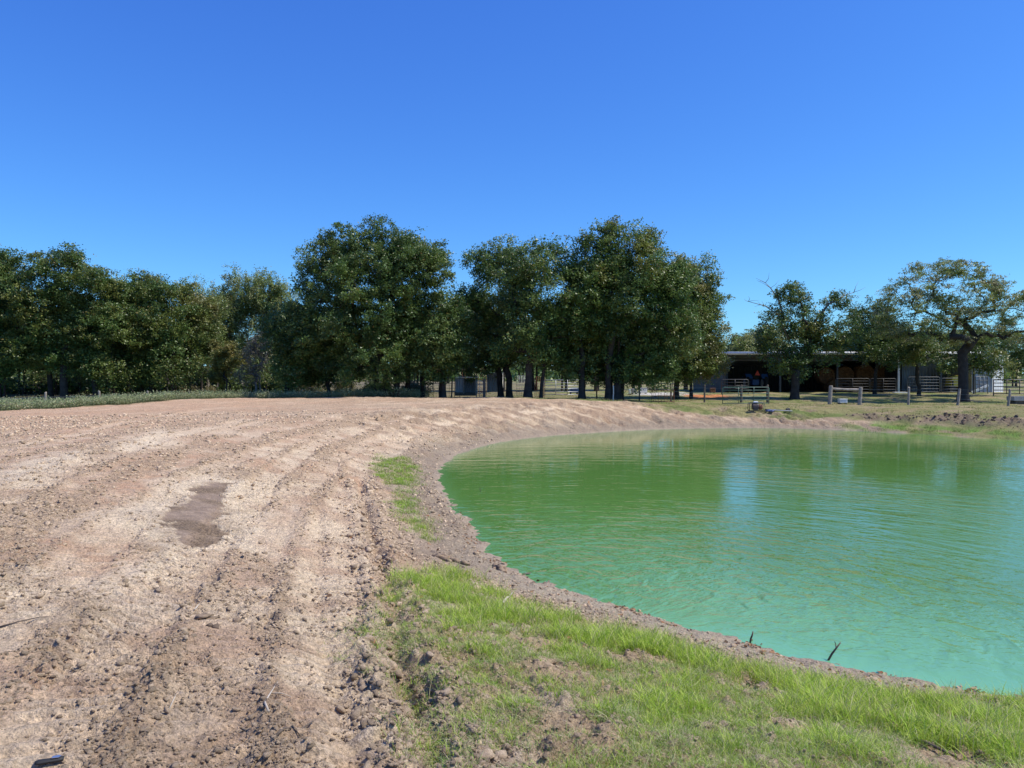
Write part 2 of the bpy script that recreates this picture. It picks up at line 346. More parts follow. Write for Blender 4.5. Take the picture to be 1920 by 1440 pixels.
# ------------------------------------------------------------------ materials
def dirt_mat():
    m = bpy.data.materials.new('soil'); m.use_nodes = True; n = m.node_tree.nodes; l = m.node_tree.links
    b = n['Principled BSDF']; b.inputs['Specular IOR Level'].default_value = .18
    a = n.new('ShaderNodeAttribute'); a.attribute_name = 'col'
    wt = n.new('ShaderNodeAttribute'); wt.attribute_name = 'wet'
    g = n.new('ShaderNodeNewGeometry')
    n1 = n.new('ShaderNodeTexNoise'); n1.inputs['Scale'].default_value = 45; n1.inputs['Detail'].default_value = 9; n1.inputs['Roughness'].default_value = .68
    n2 = n.new('ShaderNodeTexNoise'); n2.inputs['Scale'].default_value = 11; n2.inputs['Detail'].default_value = 9; n2.inputs['Roughness'].default_value = .78
    vo = n.new('ShaderNodeTexVoronoi'); vo.inputs['Scale'].default_value = 26; vo.inputs['Randomness'].default_value = 1
    v2 = n.new('ShaderNodeTexVoronoi'); v2.inputs['Scale'].default_value = 75; l.new(g.outputs['Position'], v2.inputs['Vector'])
    for q in (n1, n2, vo): l.new(g.outputs['Position'], q.inputs['Vector'])
    m1 = n.new('ShaderNodeMapRange'); m1.inputs[1].default_value = .28; m1.inputs[2].default_value = .72; m1.inputs[3].default_value = .48; m1.inputs[4].default_value = 1.42; l.new(n1.outputs[0], m1.inputs[0])
    m2 = n.new('ShaderNodeMapRange'); m2.inputs[1].default_value = .3; m2.inputs[2].default_value = .7; m2.inputs[3].default_value = .68; m2.inputs[4].default_value = 1.28; l.new(n2.outputs[0], m2.inputs[0])
    mu = n.new('ShaderNodeMath'); mu.operation = 'MULTIPLY'; l.new(m1.outputs[0], mu.inputs[0]); l.new(m2.outputs[0], mu.inputs[1])
    sc = n.new('ShaderNodeVectorMath'); sc.operation = 'SCALE'; l.new(a.outputs['Color'], sc.inputs[0]); l.new(mu.outputs[0], sc.inputs['Scale'])
    l.new(sc.outputs[0], b.inputs['Base Color'])
    r = n.new('ShaderNodeMapRange'); r.inputs[3].default_value = .92; r.inputs[4].default_value = .42; l.new(wt.outputs['Fac'], r.inputs[0]); l.new(r.outputs[0], b.inputs['Roughness'])
    ad = n.new('ShaderNodeMath'); ad.operation = 'MULTIPLY_ADD'; ad.inputs[1].default_value = .7; l.new(vo.outputs['Distance'], ad.inputs[0]); l.new(n1.outputs[0], ad.inputs[2])
    a2 = n.new('ShaderNodeMath'); a2.operation = 'MULTIPLY_ADD'; a2.inputs[1].default_value = .35; l.new(v2.outputs['Distance'], a2.inputs[0]); l.new(ad.outputs[0], a2.inputs[2])
    bu = n.new('ShaderNodeBump'); bu.inputs['Distance'].default_value = .026
    rs = n.new('ShaderNodeMapRange'); rs.inputs[3].default_value = 1.0; rs.inputs[4].default_value = .15; l.new(wt.outputs['Fac'], rs.inputs[0]); l.new(rs.outputs[0], bu.inputs['Strength'])
    v3 = n.new('ShaderNodeTexVoronoi'); v3.inputs['Scale'].default_value = 8.5; l.new(g.outputs['Position'], v3.inputs['Vector'])
    a3 = n.new('ShaderNodeMath'); a3.operation = 'MULTIPLY_ADD'; a3.inputs[1].default_value = 1.6; l.new(n2.outputs[0], a3.inputs[0]); l.new(a2.outputs[0], a3.inputs[2])
    a4 = n.new('ShaderNodeMath'); a4.operation = 'MULTIPLY_ADD'; a4.inputs[1].default_value = 1.3; l.new(v3.outputs['Distance'], a4.inputs[0]); l.new(a3.outputs[0], a4.inputs[2])
    l.new(a4.outputs[0], bu.inputs['Height']); l.new(bu.outputs[0], b.inputs['Normal'])
    return m
M = {}
M['soil'] = dirt_mat()
M['clod'] = mat('clod_soil', (.60,.45,.305), .95, var=.35, scale=9, bump=.01, bscale=30, spec=.2)
M['clod_dark'] = mat('dark_clod_soil', (.15,.11,.08), .95, var=.4, scale=6, bump=.02, bscale=12, spec=.2)
def vary(m_, lo, hi):
    n = m_.node_tree.nodes; l = m_.node_tree.links; b = n['Principled BSDF']; src = b.inputs['Base Color'].links[0].from_socket
    oi = n.new('ShaderNodeObjectInfo'); mr = n.new('ShaderNodeMapRange'); mr.inputs[3].default_value = lo; mr.inputs[4].default_value = hi; l.new(oi.outputs['Random'], mr.inputs[0])
    mx = n.new('ShaderNodeVectorMath'); mx.operation = 'SCALE'; l.new(src, mx.inputs[0]); l.new(mr.outputs[0], mx.inputs['Scale']); l.new(mx.outputs[0], b.inputs['Base Color'])
vary(M['clod'], .6, 1.22); vary(M['clod_dark'], .7, 1.6)
M['bark'] = mat('bark', (.05,.042,.036), .95, var=.4, scale=3, bump=.03, bscale=14, spec=.2)
M['bark_pale'] = mat('pale_bark', (.19,.165,.14), .95, var=.35, scale=4, bump=.02, bscale=14, spec=.2)
M['leaf'] = mat('leaf', (0,0,0), .45, attr='col', trans=.34, spec=.5)
M['grass'] = mat('grass_blade', (0,0,0), .55, attr='col', trans=.35, spec=.35)
M['wood'] = mat('weathered_wood', (.30,.26,.215), .9, var=.35, scale=7, bump=.006, bscale=40, spec=.2)
M['wood_dark'] = mat('dark_wood', (.13,.105,.085), .9, var=.35, scale=7, bump=.006, bscale=40, spec=.2)
M['green_pipe'] = mat('green_painted_pipe', (.06,.13,.10), .45, var=.25, scale=5)
M['galv'] = mat('galvanised_pipe', (.42,.43,.44), .45, metal=.5, var=.15, scale=6)
M['dark_pipe'] = mat('dark_pipe', (.05,.05,.055), .5, var=.2, scale=6)
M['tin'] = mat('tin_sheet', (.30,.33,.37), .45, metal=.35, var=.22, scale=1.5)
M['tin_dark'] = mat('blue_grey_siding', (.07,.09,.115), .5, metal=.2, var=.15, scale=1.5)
M['shade_siding'] = mat('shade_siding', (.028,.03,.036), .6, metal=.1, var=.2, scale=1.5)  # near-black colour carries the shade inside the barn
M['pen_pipe'] = mat('pen_pipe', (.13,.14,.15), .5, metal=.3, var=.15, scale=6)
M['white_metal'] = mat('white_metal', (.80,.79,.76), .5, var=.08, scale=2)
M['roof'] = mat('roof_metal', (.62,.63,.64), .4, metal=.3, var=.1, scale=1)
M['rust'] = mat('rusty_steel', (.20,.085,.045), .85, var=.4, scale=9)
M['hay'] = mat('hay', (.17,.095,.055), .95, var=.4, scale=12, bump=.03, bscale=30, spec=.1)
M['black'] = mat('black_rubber', (.02,.02,.02), .7, var=.2, scale=8)
M['blue'] = mat('blue_paint', (.02,.09,.30), .4, var=.15, scale=4)
M['red'] = mat('red_orange_reflector', (.85,.06,.02), .4, var=.05, scale=4)
M['yellow'] = mat('yellow_paint', (.55,.42,.04), .5, var=.2, scale=4)
M['clod_mid'] = mat('damp_clod_soil', (.26,.19,.13), .95, var=.4, scale=14, bump=.02, bscale=20, spec=.2)
M['concrete'] = mat('concrete', (.33,.32,.30), .9, var=.2, scale=6, bump=.004, bscale=40)
M['white_plastic'] = mat('white_plastic', (.75,.76,.74), .4, var=.05, scale=4)
M['bone'] = mat('dry_stick', (.42,.36,.29), .9, var=.3, scale=20, bump=.002, bscale=80)
M['stick'] = mat('dark_stick', (.10,.075,.055), .85, var=.3, scale=20, bump=.002, bscale=80)
M['deadleaf'] = mat('dead_leaf', (0,0,0), .7, attr='col', trans=.15, spec=.3)
M['bluecloth'] = mat('blue_hose', (.05,.10,.28), .5, var=.2, scale=9)
M['engine'] = mat('engine_casing', (.07,.05,.045), .45, var=.4, scale=14)
M['chrome'] = mat('shiny_foil', (.6,.6,.62), .22, metal=.85, var=.1, scale=9)

# ------------------------------------------------------------------ ground
def radii():
    a = [.05, .3, .7, 1.1, 1.5, 1.9, 2.2, 2.45]
    r = 2.6
    while r < 11: a.append(r); r *= 1.0031
    while r < 26: a.append(r); r *= 1.0047
    while r < 52: a.append(r); r *= 1.0045
    while r < 120: a.append(r); r *= 1.02
    while r < 4500: a.append(r); r *= 1.13
    return np.array(a)
Rr = radii()
fine = np.arange(-39, 39.001, .13); coarse = np.arange(42, 319, 5.0)
An = np.radians(np.concatenate([fine, coarse])); nA = len(An); nR = len(Rr)
RR, AA = np.meshgrid(Rr, An, indexing='ij')
GXm = (RR*np.sin(AA)).ravel(); GYm = (RR*np.cos(AA)).ravel(); rr = RR.ravel()
cell = np.maximum(rr*.0030, .006); cell[np.tile(np.arange(nA) >= len(fine), nR)] = 1.0
Zg, f = ground(GXm, GYm, cell)
far_fall = ss(90, 200, rr); Zg = Zg*(1-far_fall)-.4*far_fall
Zg[rr > 200] += 2.0*pn(GXm[rr > 200]/300, GYm[rr > 200]/300, 7)
def lerp(a, b, t): return a+(b-a)*t[:, None]
def C(*c): return np.array(c, float)[None, :]
n_big = pn(GXm/2.7, GYm/2.7, 201); n_mid = pn(GXm/.8, GYm/.8, 202); n_sm = pn(GXm/.22, GYm/.22, 203)
col = np.repeat(C(0.531,0.369,0.246), len(rr), 0)
col = lerp(col, C(0.637,0.473,0.320), ss(-.25, .45, n_big+.5*n_mid))
col = lerp(col, C(0.552,0.338,0.208), .75*ss(.0, .5, -n_big+.8*n_sm+.3*n_mid))
col = lerp(col, C(0.425,0.306,0.200), np.clip(.65*f['rough']+.3*f['edg']+.5*f['bank'], 0, .85)*(1-.6*f['trk']))
col = lerp(col, C(0.743,0.593,0.407), .6*f['trk']*ss(-.35, .25, n_mid+.4*n_sm+.1))
col = lerp(col, C(0.828,0.674,0.473), .85*f['pale'])
col = lerp(col, C(0.723,0.564,0.388), .45*(1-f['rough'])*ss(-.2, .4, n_mid))
col = lerp(col, C(0.594,0.372,0.231), .45*ss(12, 30, GYm)*ss(-5, -18, GXm))
col = lerp(col, C(0.283,0.224,0.164), .85*f['shoreb']*ss(52, 45, GYm))
col = lerp(col, C(0.723,0.564,0.381), .45*f['bank']*ss(-.1, .4, pn((f['s']-f['d']*.5)/.35, f['d']/3, 210)))
col = lerp(col, C(0.351,0.241,0.157), .8*f['bank']*ss(.0, .3, pn((f['s']-f['d']*.5)/.33+5, f['d']/2.5, 211)+.5*pn(GXm/.35, GYm/.5, 212)))
damp = ss(.55, 0, segdist(GXm, GYm, PUD))*(GYm > 5)*(GYm < 20); 
col = lerp(col, C(0.361,0.261,0.181), .55*damp*(1-f['pud'])*ss(-.1, .3, n_mid+.3*n_sm))
col = lerp(col, C(.215,.150,.098), .93*f['pud'])
col = lerp(col, C(0.351,0.256,0.176), .5*f['pud']*ss(.15, .4, n_mid*.5+n_sm))
beach_ = f['shoreb']*ss(-1.5, .5, GXm)*ss(16, 12, GYm); col = lerp(col, C(.47,.385,.275), .75*beach_*ss(.05, .35, f['d']))
# field colours outside the bare soil
dryc = np.repeat(C(.27,.245,.105), len(rr), 0)
dryc = lerp(dryc, C(.165,.20,.06), ss(-.2, .35, n_big+.6*n_mid))
dryc = lerp(dryc, C(.36,.27,.17), .8*ss(.1, .5, pn(GXm/1.7, GYm/1.1, 205)))
leftf = ss(-6, -16, GXm)
dryc = lerp(dryc, C(.10,.105,.055), .7*leftf)
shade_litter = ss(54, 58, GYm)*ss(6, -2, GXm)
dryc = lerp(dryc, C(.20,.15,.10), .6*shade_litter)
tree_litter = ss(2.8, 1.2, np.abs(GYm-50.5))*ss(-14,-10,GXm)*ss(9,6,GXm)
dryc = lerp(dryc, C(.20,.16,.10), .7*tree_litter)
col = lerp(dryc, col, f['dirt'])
col = lerp(col, C(.34,.25,.13), .6*f['dry']*ss(-.1, .5, n_mid+n_big))
col = lerp(col, C(.15,.26,.045), .85*f['greenb']*ss(-.5, .1, n_mid))
col = lerp(col, C(.20,.15,.11), .85*f['clod']*ss(-.5, .1, n_mid+.3))
col = lerp(col, C(.40,.30,.17), .5*f['grass'])
col = lerp(col, C(.56,.45,.33), .6*f['grass']*ss(-.1, .3, n_mid+.4*n_sm))
# pale gravel lane and orange earth before the barn
def patch(x0, x1, y0, y1, e=.5):
    return ss(x0-e, x0+e, GXm+n_mid*e)*ss(x1+e, x1-e, GXm+n_mid*e)*ss(y0-e, y0+e, GYm+n_mid*e)*ss(y1+e, y1-e, GYm+n_mid*e)
col = lerp(col, C(.60,.57,.52), .9*patch(X_at(1195, 62), X_at(1300, 62), 60.5, 66))
col = lerp(col, C(.58,.22,.08), .95*patch(X_at(1288, 60), X_at(1366, 60), 57.5, 61.5))
col = lerp(col, C(.10,.085,.07), .9*patch(18, 41, 66.5, 80, .3))  # shadow under the barn roof put into the floor colour
wet = np.maximum(.75*f['pud']*(1-.7*f['trk'])*ss(-.35, .1, n_mid), .55*ss(.35, .0, f['d']))
under = ss(0, -.25, f['d']); col = lerp(col, C(.16,.17,.09), under)
i = np.arange(nR-1)[:, None]*nA; j = np.arange(nA)[None, :]; j2 = (j+1) % nA
Fq = np.stack([i+j, i+nA+j, i+nA+j2, i+j2], -1).reshape(-1, 4)[:, ::-1]
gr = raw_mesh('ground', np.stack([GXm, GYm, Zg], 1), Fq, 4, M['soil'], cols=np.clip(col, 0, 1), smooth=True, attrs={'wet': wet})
tag(gr, kind='structure')

# ------------------------------------------------------------------ pond water
def water():
    m = bpy.data.materials.new('pond_water'); m.use_nodes = True; n = m.node_tree.nodes; l = m.node_tree.links
    b = n['Principled BSDF']; b.inputs['Roughness'].default_value = .06; b.inputs['IOR'].default_value = 1.38
    b.inputs['Specular IOR Level'].default_value = .6
    g = n.new('ShaderNodeNewGeometry'); a = n.new('ShaderNodeAttribute'); a.attribute_name = 'wave'; sa = n.new('ShaderNodeAttribute'); sa.attribute_name = 'shore'
    # body colour: algae green, milky at the shallow edge, sky reflection coloured in at near right
    n0 = n.new('ShaderNodeTexNoise'); n0.inputs['Scale'].default_value = .35; n0.inputs['Detail'].default_value = 4; l.new(g.outputs['Position'], n0.inputs['Vector'])
    mx = n.new('ShaderNodeMix'); mx.data_type = 'RGBA'; mx.inputs[6].default_value = (.085,.200,.040,1); mx.inputs[7].default_value = (.105,.235,.052,1); l.new(n0.outputs[0], mx.inputs[0])
    m2 = n.new('ShaderNodeMix'); m2.data_type = 'RGBA'; m2.inputs[7].default_value = (.15,.38,.19,1); l.new(mx.outputs[2], m2.inputs[6]); l.new(sa.outputs['Fac'], m2.inputs[0])
    l.new(m2.outputs[2], b.inputs['Base Color'])
    def wave(scale, sy, det, dist=0.0):
        mp = n.new('ShaderNodeMapping'); mp.inputs['Scale'].default_value = (scale, scale*sy, 1); l.new(a.outputs['Vector'], mp.inputs['Vector'])
        t = n.new('ShaderNodeTexNoise'); t.inputs['Scale'].default_value = 1; t.inputs['Detail'].default_value = det; t.inputs['Roughness'].default_value = .5; t.inputs['Distortion'].default_value = dist
        l.new(mp.outputs[0], t.inputs['Vector']); return t
    w1 = wave(2.5, .17, 1, 1.0); w2 = wave(8.0, .32, 2, .8)
    n3 = n.new('ShaderNodeTexNoise'); n3.inputs['Scale'].default_value = 5; n3.inputs['Detail'].default_value = 3; l.new(g.outputs['Position'], n3.inputs['Vector'])
    m_ = n.new('ShaderNodeMath'); m_.operation = 'MULTIPLY_ADD'; m_.inputs[1].default_value = .30; l.new(w2.outputs[0], m_.inputs[0]); l.new(w1.outputs[0], m_.inputs[2])
    m3 = n.new('ShaderNodeMath'); m3.operation = 'MULTIPLY_ADD'; m3.inputs[1].default_value = .10; l.new(n3.outputs[0], m3.inputs[0]); l.new(m_.outputs[0], m3.inputs[2])
    bu = n.new('ShaderNodeBump'); bu.inputs['Distance'].default_value = .052
    ca = n.new('ShaderNodeAttribute'); ca.attribute_name = 'calm'; cm = n.new('ShaderNodeMath'); cm.operation = 'MULTIPLY'; cm.inputs[1].default_value = .95; l.new(ca.outputs['Fac'], cm.inputs[0]); l.new(cm.outputs[0], bu.inputs['Strength'])
    l.new(m3.outputs[0], bu.inputs['Height']); l.new(bu.outputs[0], b.inputs['Normal'])
    return m
gx = np.arange(-4, 44.01, .25); gy = np.arange(1, 45.01, .25); A, B = np.meshgrid(gx, gy); A = A.ravel(); B = B.ravel()
dd = bil(_sd, A, B); nX = len(gx)
rad = np.hypot(A-1, B-9); th = np.arctan2(A-1, B-9)
wv = np.stack([rad, th*14.0, np.zeros_like(rad)], 1)
q = (np.arange(len(gy)-1)[:, None]*nX+np.arange(nX-1)[None, :]).ravel()
Fw = np.stack([q, q+1, q+nX+1, q+nX], 1); keep = dd[q] < 1.2
# unused border vertices are dropped with their faces
use = np.zeros(len(A), bool); use[Fw[keep].ravel()] = True; idx = np.cumsum(use)-1
wt = raw_mesh('pond_water', np.stack([A, B, np.full_like(A, WZ)], 1)[use], idx[Fw[keep]], 4, water(), smooth=True,
              attrs={'wave': wv[use], 'calm': ((1-.78*ss(9, 28, B))*(.5+.9*ss(-.35, .45, pn(A/5, B/8, 611)))*(.35+.65*ss(0, -1.0, dd)))[use], 'shore': np.clip(.75*ss(-4.5, -.3, dd)*ss(24, 9, B-.35*A)*ss(-.5, 3.5, A)+.6*ss(3, 14, A)*ss(26, 10, B)*.7+.3*ss(-.5, 0, dd), 0, 1)[use]})  # 'shore' also paints the sky's reflection into the near right water
tag(wt, kind='structure')

# ------------------------------------------------------------------ scatter by geometry nodes (uncountable ground cover)
def scatter(name, sources, P, scale, rot, pick, m_label, cat, tilt=None):
    me = bpy.data.meshes.new(name); me.vertices.add(len(P)); me.vertices.foreach_set('co', np.asarray(P, np.float32).ravel())
    a = me.attributes.new('sc', 'FLOAT', 'POINT'); a.data.foreach_set('value', np.asarray(scale, np.float32))
    a = me.attributes.new('rt', 'FLOAT_VECTOR', 'POINT'); a.data.foreach_set('vector', np.asarray(rot, np.float32).ravel())
    a = me.attributes.new('pk', 'INT', 'POINT'); a.data.foreach_set('value', np.asarray(pick, np.int32))
    o = bpy.data.objects.new(name, me); S.collection.objects.link(o)
    cl = bpy.data.collections.new(name+'_pieces')
    for s_ in sources:
        for c_ in list(s_.users_collection): c_.objects.unlink(s_)
        cl.objects.link(s_)
    ng = bpy.data.node_groups.new(name, 'GeometryNodeTree')
    ng.interface.new_socket('Geometry', in_out='INPUT', socket_type='NodeSocketGeometry'); ng.interface.new_socket('Geometry', in_out='OUTPUT', socket_type='NodeSocketGeometry')
    n = ng.nodes; l = ng.links; gi = n.new('NodeGroupInput'); go = n.new('NodeGroupOutput')
    ci = n.new('GeometryNodeCollectionInfo'); ci.inputs['Collection'].default_value = cl; ci.inputs['Separate Children'].default_value = True; ci.inputs['Reset Children'].default_value = True
    ip = n.new('GeometryNodeInstanceOnPoints'); ip.inputs['Pick Instance'].default_value = True
    def na(nm, t):
        x = n.new('GeometryNodeInputNamedAttribute'); x.data_type = t; x.inputs['Name'].default_value = nm; return x.outputs['Attribute']
    e2 = n.new('FunctionNodeEulerToRotation')
    l.new(gi.outputs[0], ip.inputs['Points']); l.new(ci.outputs[0], ip.inputs['Instance'])
    l.new(na('pk', 'INT'), ip.inputs['Instance Index']); l.new(na('rt', 'FLOAT_VECTOR'), e2.inputs[0]); l.new(e2.outputs[0], ip.inputs['Rotation']); l.new(na('sc', 'FLOAT'), ip.inputs['Scale'])
    l.new(ip.outputs[0], go.inputs[0])
    md = o.modifiers.new('scatter', 'NODES'); md.node_group = ng
    return tag(o, m_label, cat, kind='stuff')

def ico(sub=1):
    import bmesh
    bm = bmesh.new(); bmesh.ops.create_icosphere(bm, subdivisions=sub, radius=1); v = np.array([x.co[:] for x in bm.verts]); f_ = [[y.index for y in x.verts] for x in bm.faces]; bm.free(); return v, np.array(f_)
IV, IF = ico(1); IV2, IF2 = ico(2)
def clod_sources(n, m, flat=.62):
    out = []
    for k in range(n):
        r = np.random.default_rng(100+k); V = IV2 if k % 4 == 1 else IV; Fx = IF2 if k % 4 == 1 else IF
        p = V*(1+.3*r.standard_normal((len(V), 1))*(.6 if k % 4 == 1 else 1))
        for _ in range(3):
            nrm = r.standard_normal(3); nrm /= np.linalg.norm(nrm); c_ = .55+.25*r.random(); h = p@nrm; p = p-np.outer(np.maximum(h-c_, 0), nrm)
        p = p*np.array([1, .7+.3*r.random(), flat*(.8+.4*r.random())])
        out.append(raw_mesh('clod_shape', p, Fx, 3, m))
    return out
# crumbs and clods over the bare soil
n = 330000
r = np.exp(rng.uniform(math.log(2.7), math.log(34), n)); a = np.radians(rng.uniform(-38, 38, n)); x = r*np.sin(a); y = r*np.cos(a)
fx = fields(x, y)
pr = np.clip(.05+.95*fx['rough']**1.3*(1-.7*fx['trk'])+.8*fx['edg'], 0, 1)*fx['dirt']*(1-fx['pud'])*(1-.85*fx['pale'])*(1-.75*fx['grass'])
pr = np.maximum(pr, .9*np.exp(-((fx['r1']-.2)/.22)**2)*fx['dirt'])
pr *= ss(-.35, .25, pn(x/.5, y/.5, 301)+.25)*(fx['d'] > .12)*(1-.9*ss(1.5, .6, fx['d'])*ss(-2.5, 0, x)*ss(16, 13, y))
k = rng.random(n) < pr*.85; x, y, r = x[k], y[k], r[k]; fx = {q_: v_[k] for q_, v_ in fx.items()}
z, _ = ground(x, y, np.maximum(r*.003, .006))
sc = .0058*np.exp(.55*rng.standard_normal(len(x)))*(r/4)**.62; sc = np.clip(sc, .003, .026*(r/4)**.4)
big = np.exp(-((fx['r1']-.2)/.2)**2) > .4; sc[big & (rng.random(len(x)) < .35)] *= 1.6
scatter('soil_clods', clod_sources(8, M['clod']), np.stack([x, y, z+sc*.15], 1), sc, np.stack([rng.uniform(-.5, .5, len(x)), rng.uniform(-.5, .5, len(x)), rng.uniform(0, 6.28, len(x))], 1), rng.integers(0, 8, len(x)), 'loose crumbs and clods of pinkish soil strewn over the graded bank', 'soil clods')
# dark clods of the broken scarp on the far right bank and lumps by the waterline
n = 9000; x = rng.uniform(16, 30, n); y = rng.uniform(34, 46, n); fx = fields(x, y); k = rng.random(n) < fx['clod']*.4; x, y = x[k], y[k]
n2 = 5000; r = rng.uniform(6, 30, n2); a = np.radians(rng.uniform(-20, 38, n2)); x2 = r*np.sin(a); y2 = r*np.cos(a); f2 = fields(x2, y2)
k = (rng.random(n2) < f2['shoreb']*.5*(1-.9*ss(-2.5, 0, x2)*ss(16, 13, y2))*(f2['d'] > .05)*(1-f2['grass'])*ss(.05, .4, pn(x2/.5, y2/.5, 333))); x = np.concatenate([x, x2[k]]); y = np.concatenate([y, y2[k]]); 
z, _ = ground(x, y, .03); far_ = y > 33
sc = np.where(far_, .045, .016)*np.exp(.5*rng.standard_normal(len(x))); sc = np.clip(sc, .008, .12)
scatter('dark_clods', clod_sources(5, M['clod_dark'], .8), np.stack([x, y, z+sc*.2], 1), sc, rng.uniform(-1, 1, (len(x), 3))*np.array([1, 1, 3]), rng.integers(0, 5, len(x)), 'dark damp clods broken out along the water edge and scarp', 'dark clods')

def blades(n, h, spread, wdt, lean, cols, seed, seg=3):
    r = np.random.default_rng(seed); V = []; Fx = []; Cc = []
    for b_ in range(n):
        bx, by = r.normal(0, spread*1.35, 2); an = r.uniform(0, 6.28); hh = h*(.45+.75*r.random()); ln = lean*hh*(.3+1.2*r.random())
        dx, dy = math.cos(an), math.sin(an); w0 = wdt*(.7+.6*r.random()); c0 = np.array(cols[r.integers(len(cols))])*(.8+.4*r.random())
        ta = r.uniform(0, 6.28); px, py = math.cos(ta), math.sin(ta); st = len(V)
        for s_ in range(seg+1):
            t = s_/seg; c_ = (bx+dx*ln*t*t, by+dy*ln*t*t, hh*(t-.28*lean*t*t)); w_ = w0*(1-t)**.7
            if s_ < seg:
                V.append((c_[0]-px*w_, c_[1]-py*w_, c_[2])); V.append((c_[0]+px*w_, c_[1]+py*w_, c_[2])); Cc += [c0*(.75+.35*t)]*2
            else: V.append(c_); Cc.append(c0*1.1)
        for s_ in range(seg-1): Fx += [(st+2*s_, st+2*s_+1, st+2*s_+3), (st+2*s_, st+2*s_+3, st+2*s_+2)]
        e = st+2*(seg-1); Fx.append((e, e+1, e+2))
    return np.array(V), np.array(Fx), np.array(Cc)
def tuft_sources(specs):
    out = []
    for s_, (n_, h_, sp, wd, le, cc) in enumerate(specs):
        V, Fx, Cc = blades(n_, h_, sp, wd, le, cc, 500+s_); out.append(raw_mesh('tuft_shape', V-np.array([0, 0, .01]), Fx, 3, M['grass'], cols=Cc))
    return out
G1 = [(.33,.50,.04),(.43,.58,.06),(.24,.42,.035),(.52,.58,.13)]; G2 = [(.22,.38,.05),(.31,.45,.08),(.36,.44,.14),(.60,.54,.33)]
# near grass
n = 200000
r = np.exp(rng.uniform(math.log(2.7), math.log(14), n)); a = np.radians(rng.uniform(-14, 42, n)); x = r*np.sin(a); y = r*np.cos(a); fx = fields(x, y)
pr = fx['grass']*(fx['d'] > .25)*ss(-.42, .10, pn(x/.55, y/.55, 401)+.5*pn(x/.2, y/.2, 402)+.12+.3*ss(3.5, 1.2, fx['d']))
lush = ss(3.9, 1.5, fx['d']+3.0*pn(x/.7, y/.7, 403)+1.2*pn(x/.25, y/.25, 404))
k = rng.random(n) < pr*(.42+.14*lush)*(1-.55*ss(3.6, 5.6, fx['d']+1.5*pn(x/.9, y/.9, 405))); x, y, lush, r = x[k], y[k], lush[k], r[k]; z, _ = ground(x, y, .015)
pick = np.where(rng.random(len(x)) < .12+.6*lush, rng.integers(0, 4, len(x)), rng.integers(4, 8, len(x)))
sc = (.5+.38*lush)*rng.uniform(.6, 1.35, len(x))
src = tuft_sources([(13, .14, .03, .0030, .8, G1), (10, .18, .03, .0030, .7, G1), (16, .10, .04, .0030, 1.1, G1), (9, .21, .03, .0026, .6, G1+[(.55,.50,.24)]),
                    (11, .08, .045, .0030, 1.4, G2), (9, .06, .05, .0036, 1.6, G2), (10, .10, .04, .0028, 1.2, G2), (8, .07, .055, .0032, 1.7, G2)])
scatter('bank_grass', src, np.stack([x, y, z], 1), sc, np.stack([rng.uniform(-.15, .15, len(x)), rng.uniform(-.15, .15, len(x)), rng.uniform(0, 6.28, len(x))], 1), pick, 'bright green grass growing in patches on the near pond bank', 'grass')
# farther patches on the left bank, green strip on the right bank, short field grass
P = []; 
n = 60000; r = np.exp(rng.uniform(math.log(12), math.log(66), n)); a = np.radians(rng.uniform(-36, 36, n)); x = r*np.sin(a); y = r*np.cos(a); fx = fields(x, y)
field = (1-fx['dirt'])*(x > -8)*(fx['d'] > .5)*(y < 65)*(1-fx['clod'])
pr = np.maximum.reduce([fx['grass']*(fx['d'] > .3)*ss(-.3, .3, pn(x/.5, y/.5, 410)+.1), .9*fx['greenb']*ss(-.4, .2, pn(x/1., y/1., 411)), .35*field*ss(-.3, .4, pn(x/2., y/2., 412)), .03*fx['shoreb']*(fx['d'] > .2)*(y > 14)])
k = rng.random(n) < pr; x, y, r = x[k], y[k], r[k]; fk = {q_: v_[k] for q_, v_ in fx.items()}; z, _ = ground(x, y, .08)
green = (fk['grass'] > .2) | (fk['greenb'] > .3)
pick = np.where(green, rng.integers(0, 2, len(x)), rng.integers(2, 4, len(x)))
G3 = [(.30,.28,.11),(.38,.33,.17),(.20,.24,.07),(.24,.28,.08)]; G4 = [(.20,.27,.06),(.25,.32,.08),(.30,.30,.12)]
src = tuft_sources([(16, .13, .09, .006, .8, G4), (14, .10, .10, .007, 1.0, G4), (14, .11, .14, .008, .9, G3), (14, .08, .16, .009, 1.2, G3)])
scatter('field_grass', src, np.stack([x, y, z], 1), rng.uniform(.6, 1.3, len(x))*np.clip(r/30, .6, 1.3), np.stack([np.zeros(len(x)), np.zeros(len(x)), rng.uniform(0, 6.28, len(x))], 1), pick, 'short yellow green grass of the paddock and pond margin', 'grass')
n = 30000; x = rng.uniform(-6, -1, n); y = rng.uniform(11, 25, n); fx = fields(x, y); k = (rng.random(n) < fx['grass']*.5*ss(-.35, .2, pn(x/.4, y/.4, 415))) & (fx['d'] > .2); x, y = x[k], y[k]; z, _ = ground(x, y, .04)
src = tuft_sources([(16, .12, .05, .0035, .9, G1+G2[:2]), (12, .09, .06, .004, 1.1, G2)])
scatter('bank_patch_grass', src, np.stack([x, y, z], 1), rng.uniform(.6, 1.3, len(x)), np.stack([np.zeros(len(x)), np.zeros(len(x)), rng.uniform(0, 6.28, len(x))], 1), rng.integers(0, 2, len(x)), 'small green grass patch halfway up the left pond bank', 'grass')
